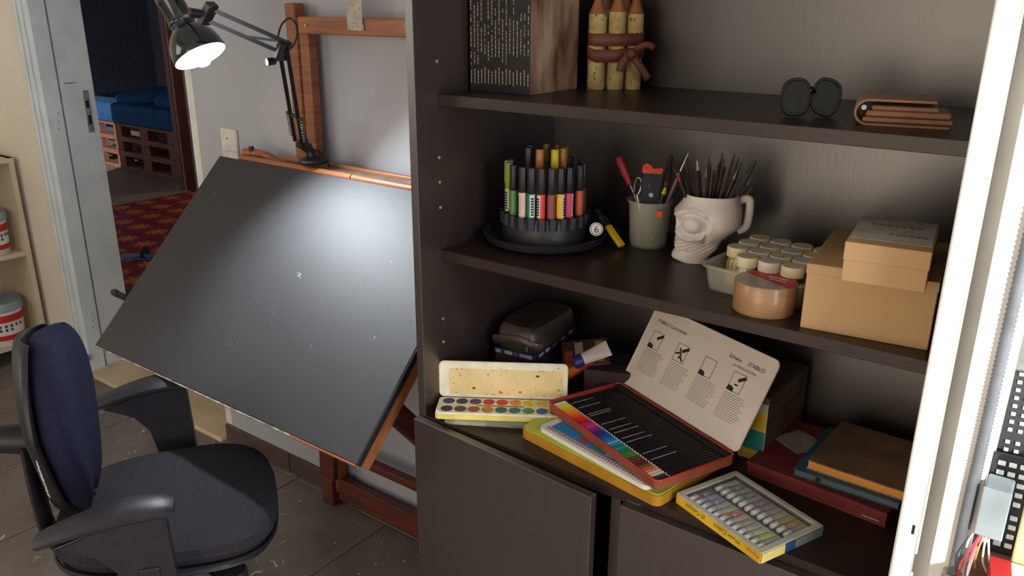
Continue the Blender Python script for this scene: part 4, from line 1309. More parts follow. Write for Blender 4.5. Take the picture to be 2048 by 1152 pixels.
# ------------------------------------------------------------------ parcel tape
tp = thing('parcel_tape', 'roll of brown parcel tape with a red printed disc in front of the clear tray', 'tape', (-0.408, 1.222, ZM), -0.1)
obj('tape_roll', lathe([(0.0385, 0.0), (0.0470, 0.0), (0.0478, 0.001), (0.0478, 0.047), (0.0470, 0.048), (0.0385, 0.048), (0.0385, 0.0)], 44, close=False), mat('brown_tape', (168, 128, 90), 0.32, col2=(154, 116, 82), scale=8, stretch=(1, 1, 30), coat=0.15), tp, True)
half = [(0.0465 * math.cos(a), 0.0465 * math.sin(a)) for a in [math.radians(-20 + 180 * k / 20) for k in range(21)]]
half2 = [(0.0465 * math.cos(a), 0.0465 * math.sin(a)) for a in [math.radians(160 + 180 * k / 20) for k in range(21)]]
dr_ = obj('printed_disc', prism(half, 0.0481, 0.0488), M_RED, tp)
obj('wrapper_film', prism(half2, 0.0481, 0.0486), mat('creased_film', (196, 176, 158), 0.2, alpha=0.7, bump=0.5, bscale=120), tp)
bm = NB()
for k in range(6):
    box(-0.004 + k * 0.0052, -0.0002 + k * 0.0052, 0.016, 0.022, 0.0489, 0.0491, bm=bm)
    box(0.002 + k * 0.0045, 0.0055 + k * 0.0045, 0.006, 0.010, 0.0489, 0.0491, bm=bm)
o = obj('lettering', bm, M_WHITEPL, dr_); o['kind'] = 'stuff'

# ------------------------------------------------------------------ two kraft boxes
kb = thing('kraft_box', 'large plain kraft card box at the right end of the middle shelf', 'box', (-0.262, 1.300, ZM), math.radians(6.5))
obj('box_body', box(-0.0865, 0.0865, -0.112, 0.112, 0, 0.099, 0.001, 1), M_CARD, kb)
obj('box_lid', box(-0.0875, 0.0875, -0.113, 0.113, 0.085, 0.1005, 0.001, 1), M_CARD, kb)
k2 = thing('kraft_box', 'smaller kraft card box with printed lid on top of the large kraft box', 'box', (-0.232, 1.212, ZM + 0.1008), math.radians(7))
obj('box_body', box(-0.0520, 0.0520, -0.082, 0.082, 0, 0.045, 0.001, 1), M_CARD, k2)
lid2 = obj('box_lid', box(-0.0530, 0.0530, -0.083, 0.083, 0.030, 0.0555, 0.001, 1), M_CARD, k2)
lb2 = obj('lid_label', box(-0.050, 0.0500, -0.056, 0.080, 0.0556, 0.0562), mat('grey_white_label', (196, 188, 176), 0.7), k2)
bm = NB()
for k in range(7):
    box(-0.034 + k * 0.0098, -0.027 + k * 0.0098, 0.028, 0.040, 0.0562, 0.0566, bm=bm)
for k in range(6):
    box(-0.006 + k * 0.0085, 0.0005 + k * 0.0085, -0.022, -0.012, 0.0562, 0.0566, bm=bm)
o = obj('lettering', bm, mat('faded_grey_ink', (142, 134, 124), 0.7), lb2); o['kind'] = 'stuff'
# ------------------------------------------------------------------ deck: clear case with the open pan-watercolour box on it
PU = 0.5775
PC = Vector((-0.899, 1.184, 0))
cc = thing('clear_case', 'flat clear plastic case under the open watercolour pan box', 'case', (PC.x, PC.y - 0.012, ZD), PU - 0.06)
obj('case_shell', shell_box(0.205, 0.070, 0.0, 0.010, 0.001, 0.004, 0.002), M_CLEAR, cc)
obj('case_lid', box(-0.1015, 0.1015, -0.034, 0.034, 0.0102, 0.0114, 0.0004, 1), M_CLEAR, cc)
obj('card_insert', box(-0.085, -0.02, -0.030, 0.028, 0.0012, 0.0085), mat('pale_card', (186, 168, 150), 0.8), cc)
pb = thing('watercolour_box', 'open cream and yellow pan watercolour box with stained lid', 'paint box', (PC.x, PC.y, ZD + 0.0118), PU)
PW, PD = 0.262, 0.068
M_PANY = mat('pale_yellow_plastic', (232, 216, 120), 0.45)
M_PANC = mat('cream_tray_plastic', (232, 222, 196), 0.45, col2=(206, 200, 176), scale=30)
speckle(M_PANC, (150, 158, 150), 90.0, 0.66, 1.0)
def lid_mat():
    m = mat('stained_cream_lid', (226, 202, 150), 0.45, col2=(210, 184, 128), scale=12)
    speckle(m, (120, 98, 60), 60.0, 0.655, 2.0)
    return m
obj('box_base', prism(rrect(PW, PD, 0.008, 4), 0.0, 0.010), M_PANY, pb)
py_ = obj('pan_tray', prism(rrect(PW - 0.002, PD - 0.002, 0.007, 4), 0.0102, 0.0150), M_PANC, pb)
pans_b = [((52, 46, 106), 'violet blue'), ((44, 46, 78), 'indigo'), ((96, 52, 108), 'purple'), ((206, 42, 52), 'crimson'), ((226, 66, 40), 'vermilion'), ((238, 146, 36), 'orange'), ((236, 204, 40), 'yellow'), ((232, 206, 84), 'lemon'), ((236, 228, 210), 'white')]
pans_f = [((44, 30, 34), 'black'), ((98, 66, 46), 'umber'), ((176, 86, 60), 'sienna'), ((206, 138, 62), 'ochre'), ((38, 112, 90), 'viridian'), ((40, 128, 96), 'emerald'), ((84, 150, 60), 'grass green'), ((30, 96, 156), 'cobalt'), ((24, 74, 108), 'prussian')]
for row, y in ((pans_b, 0.0165), (pans_f, -0.0165)):
    for k, (c, nm) in enumerate(row):
        x = -PW / 2 + 0.022 + k * 0.0272
        o = obj('paint_pan', lathe([(0.0116, 0.0142), (0.0122, 0.0154), (0.0112, 0.0156), (0.0095, 0.0153), (0, 0.0152)], 20, M=Matrix.Translation((x, y, 0))), mat('pan_%d_%d_%d' % c, c, 0.5, col2=tuple(int(v * 0.75) for v in c), scale=120), pb, True)
        o['label'] = nm + ' paint pan'
obj('brush_groove', box(-0.05, 0.045, -0.0022, 0.0022, 0.0149, 0.0153), mat('olive_stain', (112, 116, 60), 0.6, col2=(150, 110, 60), scale=40), pb)
ld = obj('lid', prism(rrect(PW, 0.078, 0.010, 4, 0, 0.039), -0.003, 0.0), M_PANC, pb)
ld.location = (0, PD / 2 + 0.0035, 0.0150)
ld.rotation_euler = (math.radians(88), 0, 0)
obj('lid_well', prism(rrect(PW - 0.030, 0.056, 0.004, 3, 0.006, 0.034), 0.0, 0.0006), lid_mat(), ld)
rimp = [(p[0], p[1], 0.0) for p in rrect(PW - 0.003, 0.075, 0.009, 4, 0, 0.039)]
obj('lid_rim', tube(rimp + rimp[:1], 0.0022, 6), M_PANC, ld, True)
for (x, y, c) in ((-0.005, 0.012, (206, 84, 60)), (0.035, 0.014, (180, 110, 40)), (0.07, 0.05, (70, 66, 50)), (-0.06, 0.02, (90, 80, 60))):
    b = NB(); blob(x, y, 0.0006, 0.004 + 0.003 * abs(y), 0.0025, 0.0003, 10, 4, bm=b)
    obj('stain', b, mat('stain_%d' % c[0], c, 0.6), ld, True)

# ------------------------------------------------------------------ things stowed behind the pan box
db = thing('dark_box', 'dark box with blue and white print under the black pouch', 'box', (-0.966, 1.400, ZD), 0.13)
obj('box_body', box(-0.049, 0.049, -0.100, 0.100, 0, 0.080, 0.001, 1), mat('dark_card', (44, 34, 38), 0.6), db)
b_ = obj('printed_lid', box(-0.050, 0.050, -0.101, 0.101, 0.0805, 0.092, 0.001, 1), mat('navy_print', (46, 44, 104), 0.45, col2=(34, 30, 60), scale=30), db)
for k, x in enumerate((-0.046, -0.024, -0.004, 0.012, 0.030)):
    obj('print_patch', box(x, x + 0.012 + 0.006 * (k % 2), -0.1018, -0.1012, 0.0825, 0.0900), mat('print_patch_%d' % (k % 3), ((150, 150, 190), (190, 170, 170), (96, 92, 140))[k % 3], 0.5), b_)
for k, y in enumerate((-0.085, -0.055, -0.02, 0.022, 0.06)):
    obj('print_patch', box(0.0502, 0.0508, y, y + 0.020, 0.0825, 0.0900), mat('print_patch_%d' % (k % 3), ((150, 150, 190), (190, 170, 170), (96, 92, 140))[k % 3], 0.5), b_)
M_POUCH = mat('black_brown_vinyl', (66, 54, 46), 0.38, col2=(46, 38, 34), scale=18, bump=0.5, bscale=40)
po = thing('pouch', 'folded dark vinyl pouch lying on the blue-printed dark box', 'pouch', (-0.962, 1.396, ZD + 0.0922), 0.13 + math.pi / 2)
def padbox(w, d, h, n=4.0, sag=0.3):
    bm = NB()
    prof = [(0, 0), (0.90, 0), (0.98, 0.15), (1.0, 0.45), (0.97, 0.78), (0.86, 0.97), (0.5, 1.0), (0, 0.96)]
    seg = 40
    rr = []
    for (r, t) in prof:
        if r == 0:
            rr.append([bm.verts.new((0, 0, h * t))]); continue
        ring = []
        for k in range(seg):
            a = 2 * math.pi * k / seg
            c, s = math.cos(a), math.sin(a)
            x = w / 2 * r * math.copysign(abs(c) ** (2 / n), c)
            y = d / 2 * r * math.copysign(abs(s) ** (2 / n), s)
            z = h * t * (1 - sag * 0.3 * (x / w)) + 0.003 * noise.noise(Vector((x * 40, y * 40, t * 3))) * (1 if t > 0 else 0)
            ring.append(bm.verts.new((x, y, max(z, 0))))
        rr.append(ring)
    for a, c in zip(rr, rr[1:]):
        for k in range(seg):
            k2 = (k + 1) % seg
            if len(a) == 1:
                bm.faces.new((a[0], c[k2], c[k]))
            elif len(c) == 1:
                bm.faces.new((a[k], a[k2], c[0]))
            else:
                bm.faces.new((a[k], a[k2], c[k2], c[k]))
    return bm
obj('pouch_body', padbox(0.215, 0.112, 0.056, sag=0.5), M_POUCH, po, True)
obj('flap', tube(smooth_path([(-0.104, 0.050, 0.022), (-0.109, 0.02, 0.030), (-0.109, -0.015, 0.033), (-0.104, -0.045, 0.024), (-0.09, -0.058, 0.018)], 6), 0.006, 8, scale=(1.6, 0.5)), M_POUCH, po, True)
obj('zip_puller', box(-0.1125, -0.1105, -0.036, -0.030, 0.012, 0.024, 0.0008, 1), M_STEEL, po)
# small dark box, papers and tube to the right of it
sb2 = thing('pencil_box', 'small dark box behind the right end of the watercolour pan box', 'box', (-0.786, 1.412, ZD), PU - 0.2)
obj('box_body', box(-0.045, 0.050, -0.050, 0.055, 0, 0.072, 0.001, 1), mat('dark_brown_card', (50, 34, 34), 0.6), sb2)
obj('box_lid', box(-0.0455, 0.0505, -0.0505, 0.0555, 0.058, 0.0735, 0.001, 1), mat('dark_brown_card', (50, 34, 34), 0.6), sb2)
def sheet(name, label, cat, loc, rot, w, d, cols, th=0.004):
    t = thing(name, label, cat, loc, rot=rot)
    obj('sheet', box(-w / 2, w / 2, -d / 2, d / 2, 0, th, 0.0004, 1), mat('sheet_%d_%d_%d' % cols[0], cols[0], 0.6), t)
    n = len(cols) - 1
    for k, c in enumerate(cols[1:]):
        x0 = -w / 2 + w * (0.06 + 0.88 * k / n)
        obj('printed_patch', box(x0, x0 + w * 0.7 / n, -d * 0.42, d * (0.1 + 0.3 * (k % 2)), th, th + 0.0003), mat('patch_%d_%d_%d' % c, c, 0.6), t)
    return t
sheet('leaflet', 'colourful crumpled leaflet wedged between the dark box and the small dark box', 'leaflet', (-0.838, 1.40, ZD + 0.083), (math.radians(14), math.radians(-9), PU), 0.10, 0.09, [(84, 60, 56), (196, 88, 44), (206, 190, 160), (70, 40, 90), (190, 150, 60)])
sheet('red_packet', 'flat red and orange packet leaning under the paint tube', 'packet', (-0.822, 1.350, ZD + 0.077), (math.radians(20), math.radians(-22), PU + 0.55), 0.075, 0.030, [(166, 44, 36), (206, 120, 40), (180, 60, 40)], 0.006)
pt = thing('paint_tube', 'white metal paint tube with dark blue cap on the small dark box', 'paint tube', (-0.822, 1.338, ZD + 0.090))
T0 = Vector((0, 0, 0)); T1 = Vector((0.046, 0.052, 0.026))
Mt = along(T0, T1) @ Matrix.Rotation(math.radians(55), 4, 'Z')
LT = (T1 - T0).length
bm = NB()
rings = []
for k in range(9):
    t = k / 8
    z = 0.014 + (LT - 0.014) * t
    a_ = 0.0125 * (1 + 0.35 * t); c_ = 0.0125 * (1 - t) + 0.0009
    rings.append([bm.verts.new((a_ * math.cos(2 * math.pi * j / 20), c_ * math.sin(2 * math.pi * j / 20), z)) for j in range(20)])
for a, c in zip(rings, rings[1:]):
    for j in range(20):
        bm.faces.new((a[j], a[(j + 1) % 20], c[(j + 1) % 20], c[j]))
bm.faces.new(rings[0][::-1]); bm.faces.new(rings[-1])
o = obj('tube_body', bm, mat('pale_tube_metal', (196, 180, 170), 0.4), pt, True); o.matrix_local = Mt
o = obj('cap', lathe([(0.0120, -0.006), (0.0138, -0.004), (0.0138, 0.012), (0.0125, 0.0135)], 24), mat('navy_cap', (36, 40, 104), 0.35), pt, True); o.matrix_local = Mt
o = obj('cap_ring', lathe([(0.0090, -0.0062), (0.0098, -0.0066), (0.0106, -0.0062)], 24), mat('blue_ring', (96, 106, 170), 0.35), pt, True); o.matrix_local = Mt

# ------------------------------------------------------------------ stack under the pencil tin: yellow case, spiral sketchbook, blue folder
yc = thing('yellow_case', 'flat translucent yellow-green case at the bottom of the stack under the pencil tin', 'case', (-0.648, 1.212, ZD), math.radians(-10))
obj('case_base', prism(rrect(0.330, 0.190, 0.014, 5), 0.0, 0.0190), mat('amber_plastic', (190, 140, 40), 0.35, col2=(170, 120, 30), scale=10, trans=0.1), yc)
obj('case_lid', prism(rrect(0.326, 0.186, 0.014, 5), 0.0192, 0.0220), mat('lime_plastic', (176, 180, 60), 0.35, col2=(150, 160, 50), scale=10), yc)
nb = thing('sketchbook', 'white spiral-bound sketchbook between the yellow case and the pencil tin', 'sketchbook', (-0.640, 1.196, ZD + 0.0222), math.radians(-13.5))
NW, ND = 0.272, 0.150
obj('page_block', prism(rrect(NW, ND, 0.012, 4), 0, 0.0080), mat('white_pages', (228, 222, 216), 0.7, col2=(206, 200, 196), scale=3, stretch=(1, 1, 200)), nb)
cvr = obj('blue_cover', prism([(-NW / 2 + 0.018, -0.056), (-0.02, -0.057), (NW / 2 - 0.02, -0.056), (NW / 2 - 0.01, ND / 2), (-NW / 2 + 0.01, ND / 2)], 0.0082, 0.0092), mat('bright_blue_cover', (34, 122, 178), 0.5, col2=(46, 110, 160), scale=10), nb)
for k, (x, c) in enumerate(((-0.05, (150, 74, 80)), (-0.015, (46, 120, 70)), (0.02, (190, 170, 160)), (0.055, (60, 70, 140)))):
    obj('cover_print', box(x, x + 0.022, -0.053, -0.030, 0.0093, 0.0096), mat('cover_print_%d' % k, c, 0.5), cvr)
hm = None
for k in range(34):
    x = -NW / 2 + 0.018 + k * 0.0071
    if hm is None:
        o = obj('spiral_loop', tube([(0, 0.0045 * math.cos(a) , 0.0082 + 0.0016 * math.sin(a)) for a in [math.pi * j / 6 for j in range(7)]], 0.0009, 5), mat('rusty_wire', (112, 64, 56), 0.5, 0.0), nb, True)
        hm = o.data
    else:
        o = bpy.data.objects.new('spiral_loop', hm)
        COL.objects.link(o)
        o.parent = nb
    o.location = (x, -ND / 2 + 0.0125, 0)

# ------------------------------------------------------------------ pencil tin
TA = -0.408
TZ0 = ZD + 0.0322
tin = thing('pencil_tin', 'open red tin of coloured pencils with printed white lid on the deck', 'pencil tin', (-0.6245, 1.2348, TZ0), TA)
TW, TD = 0.3345, 0.176
M_TINR = mat('red_enamel_tin', (172, 36, 40), 0.35, coat=0.2)
M_TINB = mat('brown_orange_tin_side', (140, 72, 44), 0.4)
M_TRAY = mat('black_foam_tray', (30, 22, 22), 0.8)
def tin_body():
    b = NB()
    o0 = rrect(TW, TD, 0.010, 4); o1 = rrect(TW - 0.004, TD - 0.004, 0.009, 4)
    rings = [(o0, 0.0), (o0, 0.0185), (o1, 0.0185), (o1, 0.003)]
    vv = [[b.verts.new((p[0], p[1], z)) for p in poly] for poly, z in rings]
    n = len(o0)
    for a, c in zip(vv, vv[1:]):
        for k in range(n):
            b.faces.new((a[k], a[(k + 1) % n], c[(k + 1) % n], c[k]))
    b.faces.new(vv[0][::-1]); b.faces.new(vv[-1])
    return b
tin_o = obj('tin_body', tin_body(), M_TINB, tin)
rim_ = [(p[0], p[1], 0.0172) for p in rrect(TW - 0.001, TD - 0.001, 0.010, 4)]
obj('red_rim', tube(rim_ + rim_[:1], 0.0021, 8), M_TINR, tin, True)
obj('inner_tray', prism(rrect(TW - 0.006, TD - 0.006, 0.008, 4), 0.0032, 0.0065), M_TRAY, tin)
obj('tray_ledge', box(-TW / 2 + 0.004, TW / 2 - 0.004, TD / 2 - 0.014, TD / 2 - 0.003, 0.0066, 0.0168), M_TRAY, tin)
for k in range(3):
    obj('hinge', rod((-TW / 2 + 0.03 + k * 0.12, TD / 2 + 0.0015, 0.0185), (-TW / 2 + 0.065 + k * 0.12, TD / 2 + 0.0015, 0.0185), 0.0022, seg=8), M_DKSTEEL, tin, True)
hr = obj('hinge_rail', tube([(-TW / 2 + 0.008, TD / 2 + 0.0005, 0.0192), (TW / 2 - 0.008, TD / 2 + 0.0005, 0.0192)], 0.0016, 6), mat('worn_brass', (130, 96, 60), 0.4, 0.6), tin, True)
lid = obj('lid', prism(rrect(TW - 0.002, 0.178, 0.012, 5, 0, 0.089), -0.0025, 0.0), mat('printed_white_lid', (214, 200, 190), 0.5, col2=(206, 190, 176), scale=6), tin)
lid.location = (0, TD / 2 + 0.003, 0.0185)
lid.rotation_euler = (math.radians(61), 0, 0)
# NB: lid local x runs along the hinge, y away from it, -z is the side that faces the pencils -> print sits at +z after the turn
rp_ = [(p[0], p[1], 0.0) for p in rrect(TW - 0.004, 0.176, 0.011, 5, 0, 0.089)]
obj('lid_rim', tube(rp_ + rp_[:1], 0.0016, 6), mat('printed_white_lid', (214, 200, 190), 0.5), lid, True)
def LP(x, y, z=0.0004):
    return Matrix.Translation((x, y, z))
text_obj('lettering', 'STABILO CarbOthello', 0.0095, M_INK, lid, LP(-0.146, 0.146), 0.0001)
text_obj('lettering', 'Schwan', 0.0105, M_INK, lid, LP(0.058, 0.146), 0.0001)
text_obj('lettering', 'STABILO', 0.0105, M_INK, lid, LP(0.104, 0.146), 0.0001)
text_obj('lettering', 'professional line', 0.0085, mat('grey_ink', (110, 100, 96), 0.7), lid, LP(0.075, 0.135), 0.0001)
M_GRINK = mat('fine_grey_print', (150, 138, 128), 0.7)
rs = random.Random(5)
for k in range(4):
    xl = -0.142 + k * 0.0755
    yb = 0.092
    w, h = 0.031, 0.036
    fr = NB()
    for (x0, x1, y0, y1) in ((0, w, 0, 0.0008), (0, w, h - 0.0008, h), (0, 0.0008, 0.0008, h - 0.0008), (w - 0.0008, w, 0.0008, h - 0.0008)):
        box(xl + x0, xl + x1, yb + y0, yb + y1, 0.0002, 0.0005, bm=fr)
    bmesh.ops.remove_doubles(fr, verts=fr.verts[:], dist=0.00001)
    pf = obj('picture_frame', fr, M_INK, lid)
    if k != 2:
        obj('picture_pencil', box(-0.009, 0.009, -0.0032, 0.0032, 0.0002, 0.0005, M=Matrix.Translation((xl + 0.024, yb + 0.027, 0)) @ Matrix.Rotation(math.radians(34), 4, 'Z')), M_INK, pf)
    if k == 1:
        for (dx, dy, a) in ((0.008, 0.016, 20), (0.016, 0.012, 70), (0.022, 0.008, -40), (0.012, 0.022, -60)):
            obj('picture_scribble', box(-0.006, 0.006, -0.0018, 0.0018, 0.0002, 0.0005, M=Matrix.Translation((xl + dx, yb + dy, 0)) @ Matrix.Rotation(math.radians(a), 4, 'Z')), M_INK, pf)
    else:
        obj('picture_hand', prism([(xl - 0.001, yb - 0.0005), (xl + 0.014, yb - 0.001), (xl + 0.015, yb + 0.005), (xl + 0.009, yb + 0.009), (xl, yb + 0.009)], 0.0002, 0.0005), M_INK, pf)
    if k == 3:
        obj('picture_scribble', box(xl + 0.012, xl + 0.020, yb + 0.012, yb + 0.015, 0.0002, 0.0005), M_INK, pf)
    tx = NB()
    for r in range(12):
        y = yb - 0.006 - r * 0.0042
        x = xl - 0.002
        xe = xl + 0.056 - rs.random() * 0.012
        while x < xe:
            l = min(0.003 + rs.random() * 0.008, xe - x)
            box(x, x + l, y, y + 0.0012, 0.0001, 0.0004, bm=tx)
            x += l + 0.0012
    o = obj('text_column', tx, M_GRINK, lid); o['kind'] = 'stuff'

# the pencils: dipped coloured ends, pale ring, black barrels
pencil_cols = [((240, 234, 220), 'white'), ((232, 216, 120), 'cream yellow'), ((240, 224, 40), 'lemon yellow'), ((240, 206, 30), 'bright yellow'), ((244, 190, 20), 'golden yellow'), ((246, 164, 20), 'amber'), ((246, 140, 24), 'light orange'), ((244, 116, 24), 'orange'),
               ((240, 88, 30), 'deep orange'), ((232, 62, 34), 'vermilion'), ((222, 40, 40), 'scarlet'), ((208, 26, 44), 'red'), ((196, 26, 70), 'crimson'), ((206, 40, 110), 'pink red'), ((212, 60, 140), 'magenta pink'), ((180, 40, 130), 'magenta'), ((128, 40, 124), 'purple'),
               ((78, 40, 120), 'violet'), ((48, 46, 128), 'ultramarine'), ((36, 60, 142), 'deep blue'), ((28, 84, 160), 'royal blue'), ((26, 104, 172), 'blue'), ((30, 126, 186), 'sky blue'), ((110, 166, 190), 'pale blue'), ((40, 140, 160), 'turquoise'),
               ((24, 120, 122), 'teal'), ((30, 150, 140), 'aqua green'), ((20, 128, 96), 'emerald'), ((34, 124, 62), 'green'), ((70, 132, 50), 'leaf green'), ((94, 118, 44), 'olive green'), ((70, 76, 40), 'dark olive'), ((112, 60, 36), 'brown'), ((100, 40, 32), 'red brown'),
               ((86, 46, 34), 'dark brown'), ((146, 72, 38), 'chestnut'), ((184, 98, 50), 'terracotta'), ((206, 130, 80), 'tan'), ((232, 186, 156), 'peach'), ((206, 194, 180), 'warm grey'), ((60, 54, 52), 'charcoal'), ((30, 28, 28), 'black')]
NP = len(pencil_cols)
PR = 0.00375
M_BARREL = mat('black_pencil_barrel', (30, 24, 24), 0.35)
M_BAND = mat('pale_pencil_band', (226, 216, 196), 0.5)
Rt = Matrix.Rotation(TA, 3, 'Z')
p_off = Vector((-0.6245, 1.2348, TZ0))
p_barrel = p_band = None
pitch = (TW - 0.014) / NP
for k, (c, nm) in enumerate(pencil_cols):
    x = -TW / 2 + 0.007 + pitch * (k + 0.5)
    loc = p_off + Rt @ Vector((x, -TD / 2 + 0.0045, 0.0106))
    t = thing('coloured_pencil', '%s pencil, %s from the white end in the open pencil tin' % (nm, nth(k)), 'pencil', loc, TA, 'coloured pencils in the red tin')
    zt = Matrix.Rotation(-math.pi / 2, 4, 'X')
    obj('dipped_end', lathe([(PR * 0.8, 0.0), (PR, 0.0008), (PR, 0.0285)], 8, M=zt), mat('pencil_%d' % k, c, 0.45), t, True)
    if p_barrel is None:
        o = obj('barrel', lathe([(PR, 0.0312), (PR, 0.150), (PR * 0.4, 0.1575)], 8, M=zt), M_BARREL, t, True); p_barrel = o.data
        o2 = obj('band', lathe([(PR * 1.03, 0.0287), (PR * 1.03, 0.0310)], 8, M=zt), M_BAND, t, True); p_band = o2.data
    else:
        for nm2, me2 in (('barrel', p_barrel), ('band', p_band)):
            o = bpy.data.objects.new(nm2, me2); COL.objects.link(o); o.parent = t
    if k in (2, 5, 9, 10, 15, 18, 20, 23, 25, 31, 34):
        bm = NB()
        y = 0.036
        rs2 = random.Random(k)
        while y < 0.086:
            l = 0.002 + rs2.random() * 0.007
            box(-0.0009, 0.0009, y, y + l, PR * 0.99, PR * 1.06, bm=bm)
            y += l + 0.0011
        o = obj('lettering', bm, mat('silver_print', (190, 180, 172), 0.4), t); o['kind'] = 'stuff'

# ------------------------------------------------------------------ thick box behind the lid
tb = thing('colour_box', 'thick brown box with yellow and teal end behind the tin lid', 'box', (-0.434, 1.428, ZD), math.radians(-3))
obj('box_body', box(-0.024, 0.024, -0.095, 0.095, 0, 0.130, 0.001, 1), mat('brown_picture_box', (120, 98, 78), 0.6, col2=(70, 56, 46), scale=14, stretch=(1, 1, 3)), tb)
for (z0, z1, c, nm) in ((0.001, 0.022, (206, 170, 60), 'gold'), (0.0222, 0.062, (28, 128, 116), 'teal'), (0.0622, 0.100, (216, 172, 50), 'amber'), (0.1002, 0.118, (190, 176, 160), 'pale')):
    o = obj('end_stripe', box(-0.0236, 0.0236, -0.0956, -0.0951, z0, z1), mat('box_stripe_' + nm, c, 0.5), tb); o['label'] = nm + ' stripe'
obj('corner_edge', box(0.0232, 0.0244, -0.0958, -0.0948, 0, 0.122), mat('worn_card_edge', (196, 182, 164), 0.8), tb)

# ------------------------------------------------------------------ red album, grey sheet, teal folder, old book
al = thing('red_album', 'thick dark red album lying flat at the right end of the deck', 'album', (-0.298, 1.375, ZD), math.radians(-5))
M_RLEA = mat('dark_red_leather', (118, 42, 46), 0.5, col2=(96, 32, 38), scale=14, bump=0.3, bscale=150)
obj('cover', box(-0.120, 0.122, -0.105, 0.105, 0, 0.004, 0.001, 1), M_RLEA, al)
obj('pages', box(-0.118, 0.121, -0.103, 0.103, 0.0042, 0.0218), mat('red_edged_pages', (132, 54, 56), 0.7, col2=(108, 40, 44), scale=4, stretch=(0.3, 0.3, 260)), al)
tc_ = obj('cover', box(-0.120, 0.122, -0.105, 0.105, 0.022, 0.026, 0.001, 1), M_RLEA, al)
obj('lettering', box(0.085, 0.112, -0.1055, -0.1051, 0.007, 0.0095), mat('faded_gold_print', (176, 130, 110), 0.5), al)
for k in range(6):
    obj('spine_ridge', box(-0.118, 0.120, -0.1042, -0.1031, 0.0058 + k * 0.0026, 0.0066 + k * 0.0026), M_RLEA, al)
gs = thing('grey_sheet', 'small grey sheet of paper with a torn corner on the red album', 'paper', (-0.372, 1.405, ZD + 0.0262), math.radians(-28))
obj('sheet', prism([(-0.034, -0.034), (0.030, -0.036), (0.040, 0.034), (0.010, 0.030), (0.000, 0.036), (-0.036, 0.030)], 0, 0.0006), mat('grey_paper', (170, 162, 150), 0.8), gs)
tf = thing('teal_folder', 'thin teal blue folder between the red album and the old brown book', 'folder', (-0.252, 1.378, ZD + 0.0264), math.radians(-1))
obj('cover', box(-0.092, 0.080, -0.095, 0.095, 0.0, 0.0012, 0.0004, 1), mat('teal_card', (42, 92, 108), 0.6, col2=(56, 78, 88), scale=14), tf)
obj('papers', box(-0.090, 0.078, -0.093, 0.093, 0.0014, 0.0105), mat('teal_grey_papers', (64, 96, 110), 0.8, col2=(96, 84, 74), scale=9, stretch=(1, 1, 60)), tf)
obj('cover', box(-0.092, 0.080, -0.095, 0.095, 0.0107, 0.0119, 0.0004, 1), mat('teal_card', (42, 92, 108), 0.6), tf)
obj('snap', rod((-0.05, -0.0955, 0.006), (-0.05, -0.0970, 0.006), 0.004, seg=12), M_BLKPLA, tf)
ob = thing('old_book', 'old brown book with orange fore-edge on top of the teal folder', 'book', (-0.247, 1.386, ZD + 0.0384), math.radians(-2))
M_OLD = mat('mottled_brown_cover', (104, 82, 62), 0.6, col2=(140, 108, 80), scale=18, bump=0.2, bscale=60, detail=8)
obj('cover', box(-0.078, 0.078, -0.090, 0.090, 0, 0.0022, 0.0006, 1), mat('pale_brown_board', (176, 140, 96), 0.7), ob)
obj('pages', box(-0.076, 0.077, -0.0885, 0.088, 0.0024, 0.0145), mat('orange_fore_edge', (214, 146, 62), 0.7, col2=(190, 120, 48), scale=6, stretch=(0.4, 1, 120)), ob)
obj('cover', box(-0.078, 0.078, -0.090, 0.090, 0.0147, 0.0170, 0.0006, 1), M_OLD, ob)

# ------------------------------------------------------------------ boxed set of watercolour tubes
TUA = -0.392
ts = thing('tube_set', 'clear-lidded yellow box of watercolour tubes at the front edge of the deck', 'paint set', (-0.3735, 1.1525, ZD), TUA)
UW, UD, UH = 0.190, 0.140, 0.0185
M_SETY = mat('yellow_carton', (226, 186, 40), 0.5)
M_SETW = mat('pale_tray', (206, 200, 184), 0.5)
obj('box_base', prism(rrect(UW - 0.001, UD - 0.001, 0.005, 3), 0, 0.003), M_SETW, ts)
ys = obj('front_side', box(-UW / 2 + 0.004, UW / 2 - 0.001, -UD / 2 - 0.0006, -UD / 2 + 0.001, 0.0005, UH - 0.002), M_SETY, ts)
es = obj('end_side', box(UW / 2 - 0.001, UW / 2 + 0.0006, -UD / 2 + 0.002, -UD / 2 + 0.052, 0.0005, UH - 0.002), mat('cream_yellow_carton', (224, 200, 110), 0.5), ts)
obj('end_side', box(UW / 2 - 0.001, UW / 2 + 0.0005, -UD / 2 + 0.0525, -UD / 2 + 0.075, 0.0005, UH - 0.003), mat('blue_print_side', (44, 72, 120), 0.5), ts)
obj('end_side', box(UW / 2 - 0.001, UW / 2 + 0.0004, -UD / 2 + 0.0755, UD / 2 - 0.002, 0.0005, UH - 0.003), mat('grey_teal_side', (120, 130, 124), 0.5), ts)
obj('rear_side', box(-UW / 2 + 0.004, UW / 2 - 0.004, UD / 2 - 0.001, UD / 2 + 0.0004, 0.0005, UH - 0.002), M_SETW, ts)
obj('end_side', box(-UW / 2 - 0.0004, -UW / 2 + 0.001, -UD / 2 + 0.004, UD / 2 - 0.004, 0.0005, UH - 0.002), M_SETW, ts)
tray_in = obj('tube_tray', prism(rrect(UW - 0.006, UD - 0.006, 0.004, 3), 0.0032, 0.0060), mat('dark_tube_tray', (36, 34, 32), 0.5), ts)
Mf = frame((-UW / 2 + 0.008, -UD / 2 - 0.0008, 0.0045), (1, 0, 0), (0, 0, 1))
